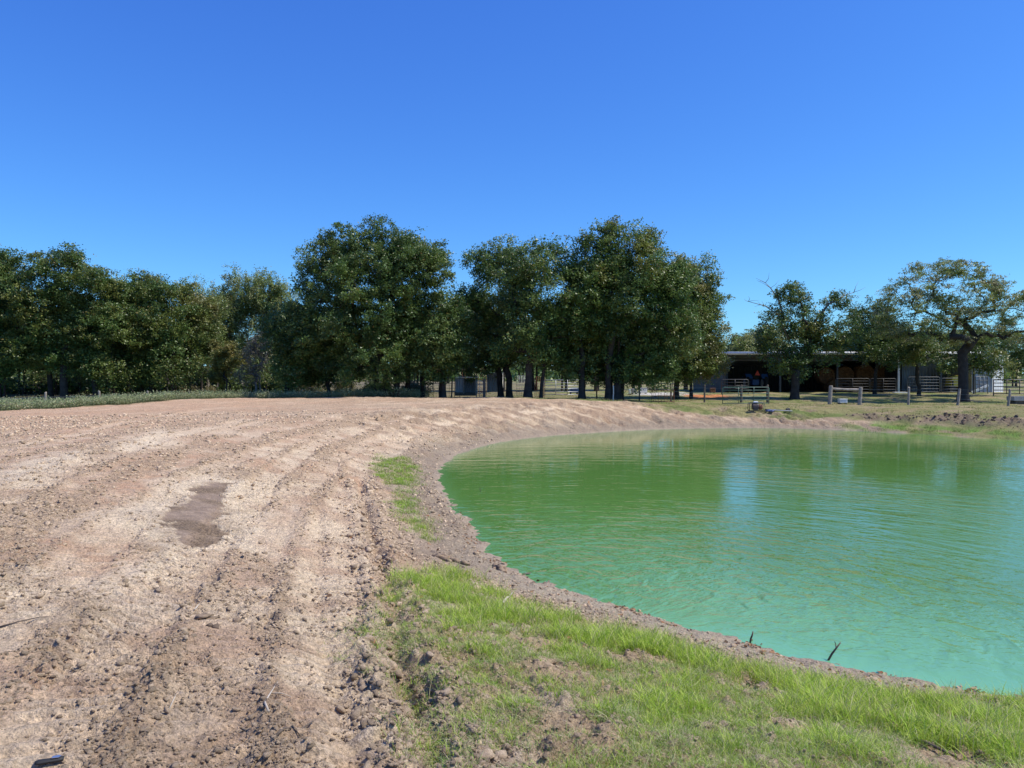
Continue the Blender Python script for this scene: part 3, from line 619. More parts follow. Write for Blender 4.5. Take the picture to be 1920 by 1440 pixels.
# grey-green weeds beyond the left edge of the bare soil
n = 26000; x = rng.uniform(-42, -6, n); y = rng.uniform(30, 62, n); fx = fields(x, y)
pr = (1-fx['dirt'])*ss(62, 52, y)*ss(-.5, .1, pn(x/1.8, y/1.8, 420)+.3)*(.30+.45*ss(-14, -19, x))
k = rng.random(n) < pr; x, y = x[k], y[k]; z, _ = ground(x, y, .1)
W1 = [(.28,.34,.16),(.36,.41,.22),(.21,.27,.11),(.42,.40,.24)]
def weed(seed, h):
    r = np.random.default_rng(seed); V, Fx, Cc = blades(9, h, .07, .006, .35, [(.18,.2,.09)], seed); V = list(map(tuple, V)); Fx = list(map(tuple, Fx)); Cc = list(Cc)
    for _ in range(55):
        t = r.random()**.7; p = np.array([r.normal(0, .10+.06*t), r.normal(0, .10+.06*t), h*(.2+.85*t)]); u = r.standard_normal(3); u /= np.linalg.norm(u); v_ = np.cross(u, r.standard_normal(3)); v_ /= np.linalg.norm(v_)
        s_ = .028*(.6+r.random()); st = len(V); V += [tuple(p-u*s_), tuple(p+v_*s_*.5), tuple(p+u*s_), tuple(p-v_*s_*.5)]; Fx += [(st, st+1, st+2), (st, st+2, st+3)]
        c_ = np.array(W1[r.integers(4)])*(.8+.4*r.random()); Cc += [c_]*4
    return raw_mesh('weed_shape', np.array(V), np.array(Fx), 3, M['grass'], cols=np.array(Cc))
scatter('weeds', [weed(s_, h_) for s_, h_ in ((1, .42), (2, .34), (3, .5), (4, .28))], np.stack([x, y, z], 1), rng.uniform(.7, 1.35, len(x)), np.stack([np.zeros(len(x)), np.zeros(len(x)), rng.uniform(0, 6.28, len(x))], 1), rng.integers(0, 4, len(x)), 'grey green weeds growing along the left fence behind the bare soil', 'weeds')
# fallen leaves along the waterline and on the grass
n = 120000; r = rng.uniform(5, 26, n); a = np.radians(rng.uniform(-14, 38, n)); x = r*np.sin(a); y = r*np.cos(a); dS = bil(_sd, x, y)
pr = np.exp(-((dS-.12)/.22)**2)*ss(-.1, .5, pn(x/.6, y/.6, 431))*.6*ss(24, 8, y)+.012*(dS > .2)*(dS < 5)
k = (rng.random(n) < pr) & (dS > -.12); x, y = x[k], y[k]; z, _ = ground(x, y, .02); z = np.maximum(z, WZ)+.008
def dleaf(seed):
    r = np.random.default_rng(seed); N = 9; t = np.linspace(0, 2*math.pi, N, endpoint=False)
    rad_ = 1+.35*np.cos(3*t+r.random()*6)*r.random(); V = np.stack([np.cos(t)*rad_, .6*np.sin(t)*rad_, .35*np.sin(t*2+r.random()*6)*r.random(N)], 1); V = np.vstack([[0, 0, -.1], V])*.028
    Fx = [(0, 1+i_, 1+(i_+1) % N) for i_ in range(N)]; c_ = [(.24,.11,.045),(.35,.2,.1),(.14,.08,.045),(.45,.34,.22)][seed % 4]
    return raw_mesh('leaf_shape', V, np.array(Fx), 3, M['deadleaf'], cols=np.repeat([c_], N+1, 0))
scatter('fallen_leaves', [dleaf(s_) for s_ in range(4)], np.stack([x, y, z], 1), rng.uniform(.5, 1.25, len(x)), np.stack([rng.uniform(-.6, .6, len(x)), rng.uniform(-.6, .6, len(x)), rng.uniform(0, 6.28, len(x))], 1), rng.integers(0, 4, len(x)), 'brown fallen oak leaves washed up along the pond edge', 'fallen leaves')

# ------------------------------------------------------------------ trees
def leaf_quads(P, size, cols, r, up=.35, asp=.55):
    n = len(P); u = r.standard_normal((n, 3)); nrm = r.standard_normal((n, 3)); nrm[:, 2] = np.abs(nrm[:, 2])+up
    nrm /= np.linalg.norm(nrm, axis=1, keepdims=True); u -= nrm*np.sum(u*nrm, 1, keepdims=True); u /= np.linalg.norm(u, axis=1, keepdims=True); v = np.cross(nrm, u)
    s_ = size*(.6+.8*r.random((n, 1))); 
    V = np.stack([P-u*s_, P+u*s_*.75+v*s_*asp*1.15, P+u*s_*.75-v*s_*asp*1.15], 1).reshape(-1, 3); Fx = np.arange(3*n).reshape(-1, 3)
    return V, Fx, np.repeat(cols, 3, 0)
def grow(start_pts, targets, r, r_tip=.012, wig=.10):
    """skeleton: nodes with parent; each target joins the nearest suitable node along a bent path"""
    N = [np.array(p, float) for p in start_pts]; par = list(range(-1, len(N)-1)); tips = []
    top = N[0]
    order = np.argsort([np.linalg.norm(t-N[-1]) for t in targets])
    for oi in order:
        t = targets[oi]; A_ = np.array(N); dv = t-A_; ds = np.linalg.norm(dv, axis=1)
        cost = ds+np.where(dv[:, 2] < 0, -dv[:, 2]*.8, 0)+.06*np.arange(len(N))*0
        cost[:max(1, len(start_pts)//2)] += 2.5
        b_ = int(np.argmin(cost)); L = ds[b_]; k_ = max(2, int(L/.45)); p0 = A_[b_]; prev = b_
        mid = r.standard_normal(3)*wig*L
        for s_ in range(1, k_+1):
            q_ = s_/k_; p = p0+(t-p0)*q_+mid*math.sin(math.pi*q_)+np.array([0, 0, .12*L*math.sin(math.pi*q_)])+r.standard_normal(3)*.03
            N.append(p); par.append(prev); prev = len(N)-1
        tips.append(prev)
    N = np.array(N); cnt = np.zeros(len(N))
    ch = [0]*len(N)
    for p_ in par:
        if p_ >= 0: ch[p_] += 1
    w_ = np.array([1.0 if c_ == 0 else 0.0 for c_ in ch])
    for k_ in range(len(N)-1, -1, -1):
        if par[k_] >= 0: w_[par[k_]] += w_[k_]
    rad_ = r_tip*np.maximum(w_, 1)**.47
    return N, par, rad_
def skel_mesh(mb, N, par, rad_, min_r=0.0, sides=6):
    done = set(); kids = {}
    for k_, p_ in enumerate(par):
        if p_ >= 0: kids.setdefault(p_, []).append(k_)
    stack = [(0, -1)]
    while stack:
        s_, p_ = stack.pop(); chain = ([p_] if p_ >= 0 else [])+[s_]; cur = s_
        while cur in kids:
            c_ = sorted(kids[cur], key=lambda q_: -rad_[q_]); 
            for o_ in c_[1:]: stack.append((o_, cur))
            cur = c_[0]; chain.append(cur)
        if len(chain) > 1:
            rr_ = [rad_[q_] for q_ in chain]
            if p_ >= 0: rr_[0] = min(rr_[0], rr_[1]*1.15)
            if max(rr_) >= min_r: mb.tube([N[q_] for q_ in chain], rr_, sides if max(rr_) > .05 else 4, cap=False)
OAK = [(.112,.178,.042),(.088,.150,.038),(.150,.215,.058),(.074,.126,.036)]
OAKY = [(.19,.21,.05),(.15,.195,.045),(.22,.215,.07),(.12,.165,.04)]
PALEG = [(.25,.30,.085),(.29,.31,.12),(.20,.26,.075),(.17,.23,.065)]
def tree(name, label, px, py_base, Y, lobes, seed, trunks=((0, 0, .22),), cols=OAK, clumps=110, leaves=22000, lsize=.073, crad=.8, shell=.35, dep=.8, flat=.75, r_tip=.013, min_r=0, group=None, bark='bark', dead=(), fork=.38, squash=1.0, zb=None, wig=.10, zcut=None, pull=.22):
    """lobes: (px, py, radius px) of the crown as seen, placed at depth Y with its own spread in depth"""
    r = np.random.default_rng(seed); bx = X_at(px, Y); bz = gz(bx, Y) if zb is None else zb
    root = thing(name, (bx, Y, bz), label, 'tree', group=group)
    Ls = []
    for (lx, ly, lr) in lobes:
        rm = lr*Y/F; Ls.append((np.array([X_at(lx, Y)-bx, r.uniform(-.35, .35)*dep*rm*1.2, Z_at(ly, Y)-bz]), rm))
    vol = np.array([l_[1]**2 for l_ in Ls]); vol /= vol.sum(); T = []; tries = 0
    while len(T) < clumps and tries < clumps*60:
        tries += 1; c_, rm = Ls[r.choice(len(Ls), p=vol)]; v_ = r.standard_normal(3); v_ /= np.linalg.norm(v_)
        q_ = c_+v_*np.array([1, dep, squash])*rm*(shell+(1-shell)*r.random())**.6*.93
        if q_[2] < .9 or (zcut and q_[2]+bz < Z_at(zcut, Y)): continue
        deep = sum(1 for (c2, r2) in Ls if np.linalg.norm((q_-c2)/np.array([1, dep, 1])) < r2*.55)
        if deep and r.random() < .25: continue
        if T and min(np.linalg.norm(np.array(T)-q_, axis=1)) < crad*.5: continue
        T.append(q_)
    T = np.array(T)
    mb = MB(); ztop = np.mean([c_[2] for c_, _ in Ls])*fork*1.3
    owners = r.integers(0, len(trunks), len(T))
    if len(trunks) > 1:
        tx = np.array([t_[0] for t_ in trunks]); owners = np.array([int(np.argmin(np.abs(tx-q_[0])+r.uniform(0, 1.6, len(tx)))) for q_ in T])
    for ti, (ox, oy, tr) in enumerate(trunks):
        tg = [T[k_] for k_ in range(len(T)) if owners[k_] == ti]
        if not tg: continue
        m_ = np.mean(tg, 0); st = []; K = 7; h_ = max(1.6, ztop*(.8+.4*r.random()))
        zo = gz(bx+ox, Y+oy)-bz
        for s_ in range(K):
            q_ = s_/(K-1); st.append((ox+(m_[0]-ox)*pull*q_**2+r.normal(0, .05)*q_, oy+(m_[1]-oy)*.2*q_**2+r.normal(0, .05)*q_, zo-.15+(h_+.15)*q_))
        N, par, rad_ = grow(st, tg, r, r_tip, wig)
        k0 = tr/max(rad_[0], 1e-3)
        # scale thick wood to the trunk radius, leave twigs thin
        rad_ = r_tip+(tr-r_tip)*np.clip((rad_-r_tip)/(rad_[0]-r_tip+1e-6), 0, 1)**1.25
        rad_[0] *= 1.55; rad_[1] *= 1.18
        skel_mesh(mb, N, par, rad_, min_r, 8)
    mb.build('trunk', M[bark], root, smooth=True)
    for dpts in dead:
        db = MB(); P_ = [np.array([X_at(a_, Y)-bx, d_, Z_at(b_, Y)-bz]) for a_, b_, d_ in dpts]
        db.tube(P_, list(np.linspace(.075, .012, len(P_))), 6)
        for k_ in range(1, len(P_)):
            for _ in range(3):
                v_ = r.standard_normal(3)*.35; v_[2] = abs(v_[2])+.1; db.tube([P_[k_], P_[k_]+v_*.6, P_[k_]+v_*1.1+r.standard_normal(3)*.12], [.022, .013, .006], 4)
        tag(db.build('dead_branch', M['bark_pale'], root, smooth=True), 'bare grey dead branch')
    per = int(leaves*3.2)//max(len(T), 1); w_ = .6+.8*r.random(len(T)); Pn = []; Cn = []
    for k_, q_ in enumerate(T):
        nn = int(per*w_[k_]); cr = crad*(.7+.6*r.random())
        # several sprays inside each clump keep its edge ragged
        ns = 15; sc_ = q_+np.clip(r.standard_normal((ns, 3)), -1.5, 1.5)*cr*np.array([.62, .62, .62*flat]); pk = r.integers(0, ns, nn)
        p = sc_[pk]+r.standard_normal((nn, 3))*cr*.20*np.array([1, 1, flat]); Pn.append(p)
        cb = np.array(cols[r.integers(len(cols))])*(.85+.35*r.random()); c2 = cb[None, :]*(.75+.5*r.random((nn, 1))); 
        yl = r.random(nn) < .03; c2[yl] = np.array([.22, .17, .05]); Cn.append(c2)
    Pn = np.vstack(Pn); Cn = np.vstack(Cn); k_ = Pn[:, 2] > .35; Pn, Cn = Pn[k_], Cn[k_]
    V, Fx, Cc = leaf_quads(Pn, lsize, Cn, r); raw_mesh('crown', V, Fx, 3, M['leaf'], root, cols=Cc)
    return root

tree('oak_tree', 'largest round-crowned oak, standing left of centre with several dark trunks', 735, 745, 51.5,
     [(702,555,138),(625,520,82),(785,535,80),(700,480,72),(600,610,70),(800,640,58),(655,462,48),(745,464,48),(792,492,50),(700,640,100),(575,650,48),(828,570,34)], 1,
     trunks=((-.35,0,.24),(1.0,.6,.17),(.4,-.5,.2),(-1.1,.8,.16),(2.0,.4,.12)), clumps=290, leaves=64000)
tree('oak_tree', 'narrow dark oak on the left shoulder of the largest oak, reaching almost to the ground', 617, 745, 53,
     [(570,620,45),(545,640,32),(590,680,40),(560,690,36),(535,600,24)], 2, trunks=((0,0,.14),(-3.2,1,.15),(1.3,1.2,.1)), clumps=85, leaves=16000)
tree('oak_tree', 'slender oak with two stems just left of the open tin shelter', 832, 747, 50.5,
     [(828,640,42),(810,690,26),(848,600,30),(845,680,22)], 3, trunks=((0,0,.15),(-.25,.25,.1)), clumps=50, leaves=10000)
tree('oak_tree', 'dark oak left of the tall trunk, crown arching above the tin shelter', 955, 742, 54,
     [(925,560,78),(890,590,50),(940,500,48),(885,640,44),(925,665,40),(870,680,26),(900,690,20),(950,670,34),(960,600,56),(905,510,34)], 4, trunks=((0,0,.22),(-.6,.4,.2)), clumps=110, leaves=22000)
tree('oak_tree', 'tall straight-trunked oak in the centre right of the two tin sheds', 990, 748, 50,
     [(1020,540,90),(1060,490,50),(985,500,46),(1085,570,56),(1000,610,50),(1050,620,50),(1110,490,48),(1100,550,50),(1030,670,36),(1075,680,30),(965,650,34)], 5, trunks=((0,0,.24),(.85,.4,.11)), clumps=125, leaves=21000)
tree('oak_tree', 'tallest oak of the centre right clump, above the cluster of close trunks', 1140, 750, 51,
     [(1185,560,112),(1180,497,72),(1135,500,50),(1240,520,58),(1190,640,78),(1120,620,56),(1250,620,62),(1190,690,34),(1235,690,30),(1150,680,30),(1150,448,26),(1228,462,34)], 6,
     trunks=((0,0,.2),(.6,.2,.28),(-1.75,0,.2),(.25,.5,.12),(.95,.5,.14)), clumps=215, leaves=44000, cols=OAK+OAKY[:1])
tree('oak_tree', 'low oak with hanging foliage between the tall trunk and the clump of trunks', 1092, 749, 53,
     [(1075,620,44),(1060,665,34),(1100,670,40),(1130,690,32),(1045,610,34),(1170,680,36),(1105,560,40)], 7, trunks=((0,0,.19),), clumps=95, leaves=18000, cols=OAK+OAKY[2:3])
tree('oak_tree', 'yellow green oak with drooping branches at the right end of the central trees', 1268, 742, 57,
     [(1290,535,46),(1315,570,38),(1290,620,56),(1335,620,26),(1310,670,44),(1270,680,36),(1340,680,22),(1322,510,22)], 8,
     trunks=((0,0,.2),(1.2,.4,.12)), clumps=140, leaves=26000, cols=OAKY+OAK[:1])
tree('oak_tree', 'sparse oak with dead grey branches standing in front of the barn', 1490, 747, 56,
     [(1490,580,38),(1455,610,36),(1520,605,42),(1490,640,50),(1555,625,40),(1440,650,30),(1540,660,38),(1480,550,24),(1565,565,22),(1590,610,30),(1500,690,30),(1460,685,24)], 9,
     trunks=((0,0,.30),), clumps=140, leaves=11500, crad=.6, lsize=.07, r_tip=.014, cols=OAK+OAKY[:1],
     dead=([(1478,640,-.2),(1455,590,-.3),(1430,575,-.5),(1398,567,-.6)], [(1470,600,0),(1460,560,.2),(1445,540,.1),(1436,530,.2)], [(1520,610,-.1),(1548,572,-.3),(1580,555,-.2),(1600,548,0)]), fork=.42)
tree('oak_tree', 'open umbrella-shaped oak at the far right, branches showing through thin foliage', 1806, 752, 54,
     [(1785,600,132),(1715,600,62),(1870,595,84),(1925,600,60),(1690,600,40),(1800,545,66)], 10,
     trunks=((0,0,.33),), clumps=360, leaves=20000, crad=.5, lsize=.055, r_tip=.015, flat=.5, cols=[(.24,.28,.08),(.20,.25,.07),(.26,.26,.11),(.17,.23,.06)], fork=.36, shell=.72, wig=.045, zcut=640, pull=.03)
tree('oak_tree', 'low dark oak between the dead-branched oak and the umbrella-shaped oak', 1640, 738, 62,
     [(1640,600,30),(1610,590,24),(1665,635,34),(1620,640,34),(1700,655,30),(1745,655,28),(1625,570,16)], 11, trunks=((0,0,.13),), clumps=60, leaves=8500, crad=.65)
tree('oak_tree', 'thick low foliage tree hanging below the umbrella oak over the barn eave', 1730, 738, 60,
     [(1700,660,26),(1740,640,30),(1780,660,30),(1830,650,34),(1860,685,22),(1670,672,18),(1640,668,16)], 12, trunks=((0,.5,.14),(3.2,.3,.12)), clumps=60, leaves=7500, cols=OAK+OAKY[:2])
# wood at the left
tree('oak_tree', 'oak at the far left edge of the photo, taller than its neighbour', -25, 740, 55,
     [(-20,520,52),(-40,600,60),(10,640,40),(5,490,24),(0,700,26)], 13, trunks=((0,0,.25),), clumps=110, leaves=22000, cols=OAK+OAKY[:1])
tree('oak_tree', 'broad rounded oak at the left, second crown from the edge', 120, 742, 55,
     [(115,530,60),(60,560,52),(175,550,50),(110,610,66),(190,620,48),(60,650,44),(130,680,44),(190,690,32),(145,500,30),(85,500,26)], 14,
     trunks=((0,0,.26),(-1.5,1,.18),(1.8,.8,.2)), clumps=190, leaves=40000, cols=OAK+OAKY[:2])
tree('oak_tree', 'rounded oak with fine foliage, third crown from the left edge', 285, 742, 58,
     [(265,555,44),(225,570,34),(300,570,40),(270,620,54),(310,640,40),(240,660,40),(290,690,36),(250,530,22),(335,600,22)], 15,
     trunks=((0,0,.2),(-1,.6,.14),(1.3,.5,.14)), clumps=130, leaves=28000, cols=OAK+OAKY[:2])
tree('oak_tree', 'slim oak between the third rounded crown and the pale green tree', 355, 742, 60,
     [(360,590,34),(345,555,24),(375,640,36),(350,680,30),(385,590,26)], 16, trunks=((0,0,.15),(.8,.4,.1)), clumps=70, leaves=13000, cols=OAKY)
tree('elm_tree', 'pale yellow green feathery tree left of the largest oak', 460, 735, 68,
     [(450,555,44),(495,555,44),(520,600,40),(415,590,44),(520,570,38),(470,620,50),(520,640,40),(440,655,36),(400,570,24)], 17, trunks=((0,0,.16),(-1.5,.4,.13),(1.6,.4,.13)), clumps=200, leaves=30000, cols=PALEG, lsize=.065, crad=.6, r_tip=.012, bark='bark_pale', flat=1.3)
tree('elm_tree', 'thin nearly leafless grey tree between the slim oak and the pale tree', 390, 736, 66,
     [(385,560,34),(405,590,34),(370,610,26),(400,640,30)], 18, trunks=((0,0,.12),(.7,.3,.09)), clumps=90, leaves=5000, cols=PALEG, lsize=.06, crad=.5, r_tip=.014, bark='bark_pale', flat=1.3)
tree('small_tree', 'small yellow leaved tree low in front of the pale tree', 425, 742, 57,
     [(425,675,26),(405,700,18),(450,670,20),(440,650,16)], 19, trunks=((0,0,.07),(.2,.2,.05)), clumps=36, leaves=5500, cols=[(.22,.21,.05),(.26,.22,.06),(.17,.18,.05)], crad=.38, lsize=.06)
tree('dead_tree', 'grey leafless tangle of a dying tree beside the dark left oak', 480, 742, 55,
     [(478,670,28),(465,700,24),(490,640,20)], 20, trunks=((0,0,.09),(.3,.2,.06)), clumps=80, leaves=1400, cols=[(.17,.16,.12)], crad=.3, lsize=.05, r_tip=.016, bark='bark_pale')

# farther trees: a few kinds grown once, then copied
kinds = []
for s_, cc in ((31, OAK), (32, OAK+OAKY[:2]), (33, PALEG+OAKY)):
    r_ = np.random.default_rng(s_); L_ = [(960+r_.uniform(-60, 60), 560+r_.uniform(-60, 70), r_.uniform(38, 60)) for _ in range(7)]+[(960, 600, 70)]
    kinds.append(tree('oak_tree', 'distant tree', 960, 736, 75, L_, s_, trunks=((0,0,.2),(.8,.3,.14)), clumps=90, leaves=3600, cols=cc, lsize=.16, crad=1.0, min_r=.03, zb=-.12))
spots = []
rr_ = random.Random(5)
wood = [(-60,63),(0,64),(45,66),(95,65),(150,67),(205,64),(240,70),(310,66),(350,73),(400,78),(440,80),(500,76),(545,72),(20,74),(120,76),(180,78),(280,80),(560,66),(600,82),(-100,70)]
first = {0: True, 1: True, 2: True}
def place(k_, x_, y_, rz, s_, label, group):
    if first[k_]:
        o = kinds[k_]; first[k_] = False; o.location = (x_, y_, gz(x_, y_)); o.rotation_euler = (0, 0, rz); o.scale = s_; o['label'] = label; o['group'] = group
    else:
        o = copy_tree(kinds[k_], (x_, y_, gz(x_, y_)), rz, s_, label); o['group'] = group
ORD = ['first','second','third','fourth','fifth','sixth','seventh','eighth','ninth','tenth','eleventh','twelfth','thirteenth','fourteenth','fifteenth','sixteenth','seventeenth','eighteenth','nineteenth','twentieth','twenty-first','twenty-second','twenty-third','twenty-fourth','twenty-fifth','twenty-sixth','twenty-seventh','twenty-eighth','twenty-ninth','thirtieth','thirty-first','thirty-second','thirty-third','thirty-fourth','thirty-fifth','thirty-sixth','thirty-seventh']
for wi_, (px_, Y_) in enumerate(sorted(wood)):
    hgt = .62 if px_ < 220 else .56
    place(rr_.choice((0, 1)) if px_ < 380 else rr_.choice((1, 2)), X_at(px_, Y_), Y_, rr_.uniform(0, 6.28), (hgt*rr_.uniform(.9, 1.1),)*2+(hgt*rr_.uniform(.85, 1.0),), 'shaded oak deeper in the wood behind the left fence, %s from the left' % ORD[wi_], 'oaks deeper in the left wood')
for fi_, (px_, Y_, h_) in enumerate(sorted([(705,72,.60),(790,74,.62),(870,72,.62),(935,70,.58),(1000,74,.62),(1062,72,.60),(1120,76,.66),(1200,78,.66),(1285,80,.66),(640,95,.55),(700,120,.6),(770,100,.5),(840,130,.6),(880,110,.42),(930,125,.5),(975,140,.6),(1020,118,.45),(1060,130,.5),(1110,120,.5),(1170,135,.55),(1230,120,.5),(1290,130,.5),(1350,110,.45),(1390,98,.62),(1430,92,.62),(1480,100,.55),(1560,96,.6),(1620,92,.62),(1680,98,.6),(1740,95,.62),(1800,105,.6),(1860,110,.55),(1905,96,.5),(1950,100,.55),(2000,90,.6),(1395,84,.5)])):
    place(rr_.choice((0, 1, 2)), X_at(px_, Y_), Y_, rr_.uniform(0, 6.28), (h_*rr_.uniform(.95, 1.3),)*2+(h_*rr_.uniform(.85, 1.1),), ('far tree beyond the pens and mesh fences, %s of the far line from the left' if px_ < 1340 else 'far tree rising behind the barn roof, %s of the far line from the left') % ORD[fi_], 'far trees beyond the farm')
# far wood reading as one mass along the horizon
r_ = np.random.default_rng(77); n = 26000; an_ = np.radians(r_.uniform(-50, 50, n)); dist = r_.uniform(190, 230, n)
hh = 4.5+2.5*pn(an_*25, an_*0, 9)+1.5*pn(an_*90, an_*0, 10); p = np.stack([dist*np.sin(an_), dist*np.cos(an_), -.5+hh*r_.random(n)**.8], 1)
cc = np.array(OAK)[r_.integers(0, 4, n)]*(.8+.6*r_.random((n, 1))); V, Fx, Cc = leaf_quads(p, .75, cc, r_)
tag(raw_mesh('far_wood', V, Fx, 3, M['leaf'], cols=Cc), 'low distant wood along the horizon behind the paddocks', 'wood', kind='stuff')
n = 15000; px_ = r_.uniform(-160, 600, n); Y_ = r_.uniform(66, 76, n); top_ = (1.7+1.3*pn(px_/70, px_*0, 12)+.8*pn(px_/18, px_*0, 13))*ss(620, 520, px_)
p = np.stack([(px_-960)/F*Y_, Y_, -.35+np.maximum(top_, .1)*r_.random(n)**.8], 1); cc = np.array(OAK)[r_.integers(0, 4, n)]*(.6+.5*r_.random((n, 1)))
V, Fx, Cc = leaf_quads(p, .26, cc, r_); tag(raw_mesh('undergrowth', V, Fx, 3, M['leaf'], cols=Cc), 'dark shaded undergrowth deep in the left wood', 'undergrowth', kind='stuff')
# brushy understorey below the left trees
def bush(px_, py_, Y_, rpx, seed, cols, label, lv=3500):
    r = np.random.default_rng(seed); bx = X_at(px_, Y_); bz = gz(bx, Y_); root = thing('bush', (bx, Y_, bz), label, 'bush'); rm = rpx*Y_/F; mb = MB(); T = []
    for _ in range(22):
        t = np.array([r.normal(0, rm*.5), r.normal(0, rm*.35), rm*(.35+.75*r.random())]); T.append(t)
        mb.tube([(t[0]*.1, t[1]*.1, -.03), (t[0]*.6, t[1]*.6, t[2]*.6), tuple(t)], [.022, .014, .006], 4)
    mb.build('stem', M['bark_pale'], root); T = np.array(T); pk = r.integers(0, len(T), lv); p = T[pk]+r.standard_normal((lv, 3))*rm*.2; p = p[p[:, 2] > .05]
    cc = np.array(cols)[r.integers(0, len(cols), len(p))]*(.7+.6*r.random((len(p), 1))); V, Fx, Cc = leaf_quads(p, .05, cc, r); raw_mesh('foliage', V, Fx, 3, M['leaf'], root, cols=Cc)
TAN = [(.26,.21,.11),(.20,.18,.09),(.15,.15,.06)]
bush(395, 735, 60, 20, 1, TAN, 'tan brush bush below the small yellow leaved tree', 3500)
bush(360, 735, 64, 16, 2, TAN, 'low brown bush behind the fence left of the tan brush', 2500)
bush(592, 730, 62, 24, 3, TAN+OAKY[:1], 'scrubby bush behind the slim trunks left of the largest oak', 4500)
bush(640, 732, 58, 20, 4, TAN+OAKY[:1], 'scrubby bush right of the slim trunks under the largest oak', 4000)
bush(785, 732, 56, 24, 5, TAN+OAK[:1], 'brushy thicket between largest oak trunks and tin shelter', 5000)
bush(520, 738, 56, 20, 6, OAK, 'dark bush at the foot of the left shoulder oak', 3500)
bush(305, 745, 50, 14, 7, TAN+[(.2,.22,.1)], 'brown weed bush at the third post of the left fence', 2200)
bush(705, 735, 54, 22, 8, OAK, 'dark bush at the foot of the largest oak', 4500)
bush(760, 738, 52.5, 16, 9, OAK, 'dark bush close to the rightmost trunk of the largest oak', 3000)
# slim trunks of young trees in the wood
def sapling(px_, Y_, top, seed, label):
    r = np.random.default_rng(seed); bx = X_at(px_, Y_); bz = gz(bx, Y_); h = Z_at(top, Y_)-bz; root = thing('young_tree', (bx, Y_, bz), label, 'tree', group='young trees at the wood edge'); mb = MB()
    P_ = [(r.normal(0, .05)*k_, r.normal(0, .05)*k_, h*k_/6-.1*(k_ == 0)) for k_ in range(7)]; mb.tube(P_, list(np.linspace(.07, .02, 7)), 6)
    tips = []
    for k_ in range(3, 7):
        for _ in range(3):
            v_ = r.standard_normal(3)*np.array([.7, .7, .3]); v_[2] = abs(v_[2])+.2; q_ = np.array(P_[k_])+v_; mb.tube([P_[k_], tuple(q_)], [.02, .008], 4); tips.append(q_)
    mb.build('trunk', M['bark'], root); tips = np.array(tips); p = tips[r.integers(0, len(tips), 1800)]+r.standard_normal((1800, 3))*.35
    cc = np.array(OAK+OAKY)[r.integers(0, 8, len(p))]*(.7+.6*r.random((len(p), 1))); V, Fx, Cc = leaf_quads(p, .07, cc, r); raw_mesh('crown', V, Fx, 3, M['leaf'], root, cols=Cc)
SAP = [(205,59,690),(232,60,695),(252,57,690),(270,61,690),(300,59,688),(315,57,690),(330,62,680),(372,58,690),(500,58,690),(565,60,690),(580,58,685),(657,57,690),(688,60,680),(470,60,700),(150,58,690),(70,59,690)]
for i_, (px_, Y_, tp) in enumerate(SAP):
    sapling(px_, Y_, tp, 900+i_, 'slim dark young tree at the wood edge, %s of the slim trunks from the left' % ORD[sorted(SAP).index((px_, Y_, tp))])

# ------------------------------------------------------------------ fences on the right and middle
def post(px_, pt, pb, Y_, rad_, label, group=None, lean=0.0, m='wood', name='fence_post', over=0.25):
    bx = X_at(px_, Y_); bz = gz(bx, Y_); h = Z_at(pt, Y_)-bz; root = thing(name, (bx, Y_, bz), label, 'post', group=group); r = random.Random(px_)
    mb = MB(); P_ = [(lean*t+r.uniform(-.01, .01), r.uniform(-.01, .01), -over+(h+over)*t) for t in (0, .2, .4, .6, .8, .985, 1)]
    mb.tube(P_, [rad_*k_ for k_ in (1.08, 1.05, 1.0, 1.02, .97, .95, .8)], 10); mb.build('shaft', M[m], root, smooth=False); return root
br = thing('brace_fence', (X_at(1558, 50), 50, gz(X_at(1558, 50), 50)), 'weathered wooden brace of two thick posts joined by a top rail', 'fence')
x2 = X_at(1614, 50)-X_at(1558, 50)
for k_, (xx, hh_) in enumerate(((0, Z_at(723, 50)-br.location.z), (x2, Z_at(726, 50)-gz(X_at(1614, 50), 50)))):
    mb = MB(); mb.tube([(xx-.1, 0, -.3), (xx-.04, 0, hh_*.5), (xx, 0, hh_*.97), (xx, 0, hh_)], [.135, .125, .12, .09], 12); mb.build('post', M['wood'], br)
mb = MB(); h1 = Z_at(729, 50)-br.location.z; mb.tube([(.10, 0, h1), (x2*.5, .01, h1-.05), (x2-.10, 0, h1-.06)], [.085, .08, .085], 10); mb.build('rail', M['wood'], br)
pA = post(1703, 726, 757, 49.5, .075, 'straight grey fence post, first to the right of the wooden brace', lean=.05)
pB = post(1795, 729, 763, 48.5, .085, 'grey fence post in front of the umbrella oak trunk, leaning right', lean=.16)
pC = post(1890, 730, 765, 48, .075, 'crooked pale fence post near the right edge of the photo', lean=.14)
post(1199, 720, 750, 52, .055, 'thin dark post left of the wire plant cage', m='wood_dark')
post(1258, 720, 750, 52, .05, 'thin dark post touching the wire plant cage', m='wood_dark')
post(1321, 722, 750, 52, .06, 'dark post between the plant cage and the green gate', m='wood_dark')
post(1119, 718, 743, 55, .05, 'thin dark post left of the cluster of trunks in the centre right', m='wood_dark')
post(1150, 723, 752, 49.5, .045, 'pale thin steel post standing before the cluster of trunks', m='galv')
post(908, 712, 747, 50.5, .09, 'thick dark old post at the right end of the shelter pen', m='wood_dark')
post(846, 710, 742, 53, .05, 'thin crooked post left of the tin shelter', m='wood_dark', lean=.08)
post(85, 735, 760, 44, .07, 'leftmost grey post of the wire fence in the weeds')
post(183, 733, 755, 46, .07, 'second grey post from the left, with a forked top, in the weeds', lean=.1)
post(277, 733, 752, 50, .065, 'third grey post from the left, beside the brown weed bush')
post(423, 730, 748, 54, .06, 'dark fence post below the small yellow leaved tree', m='wood_dark')
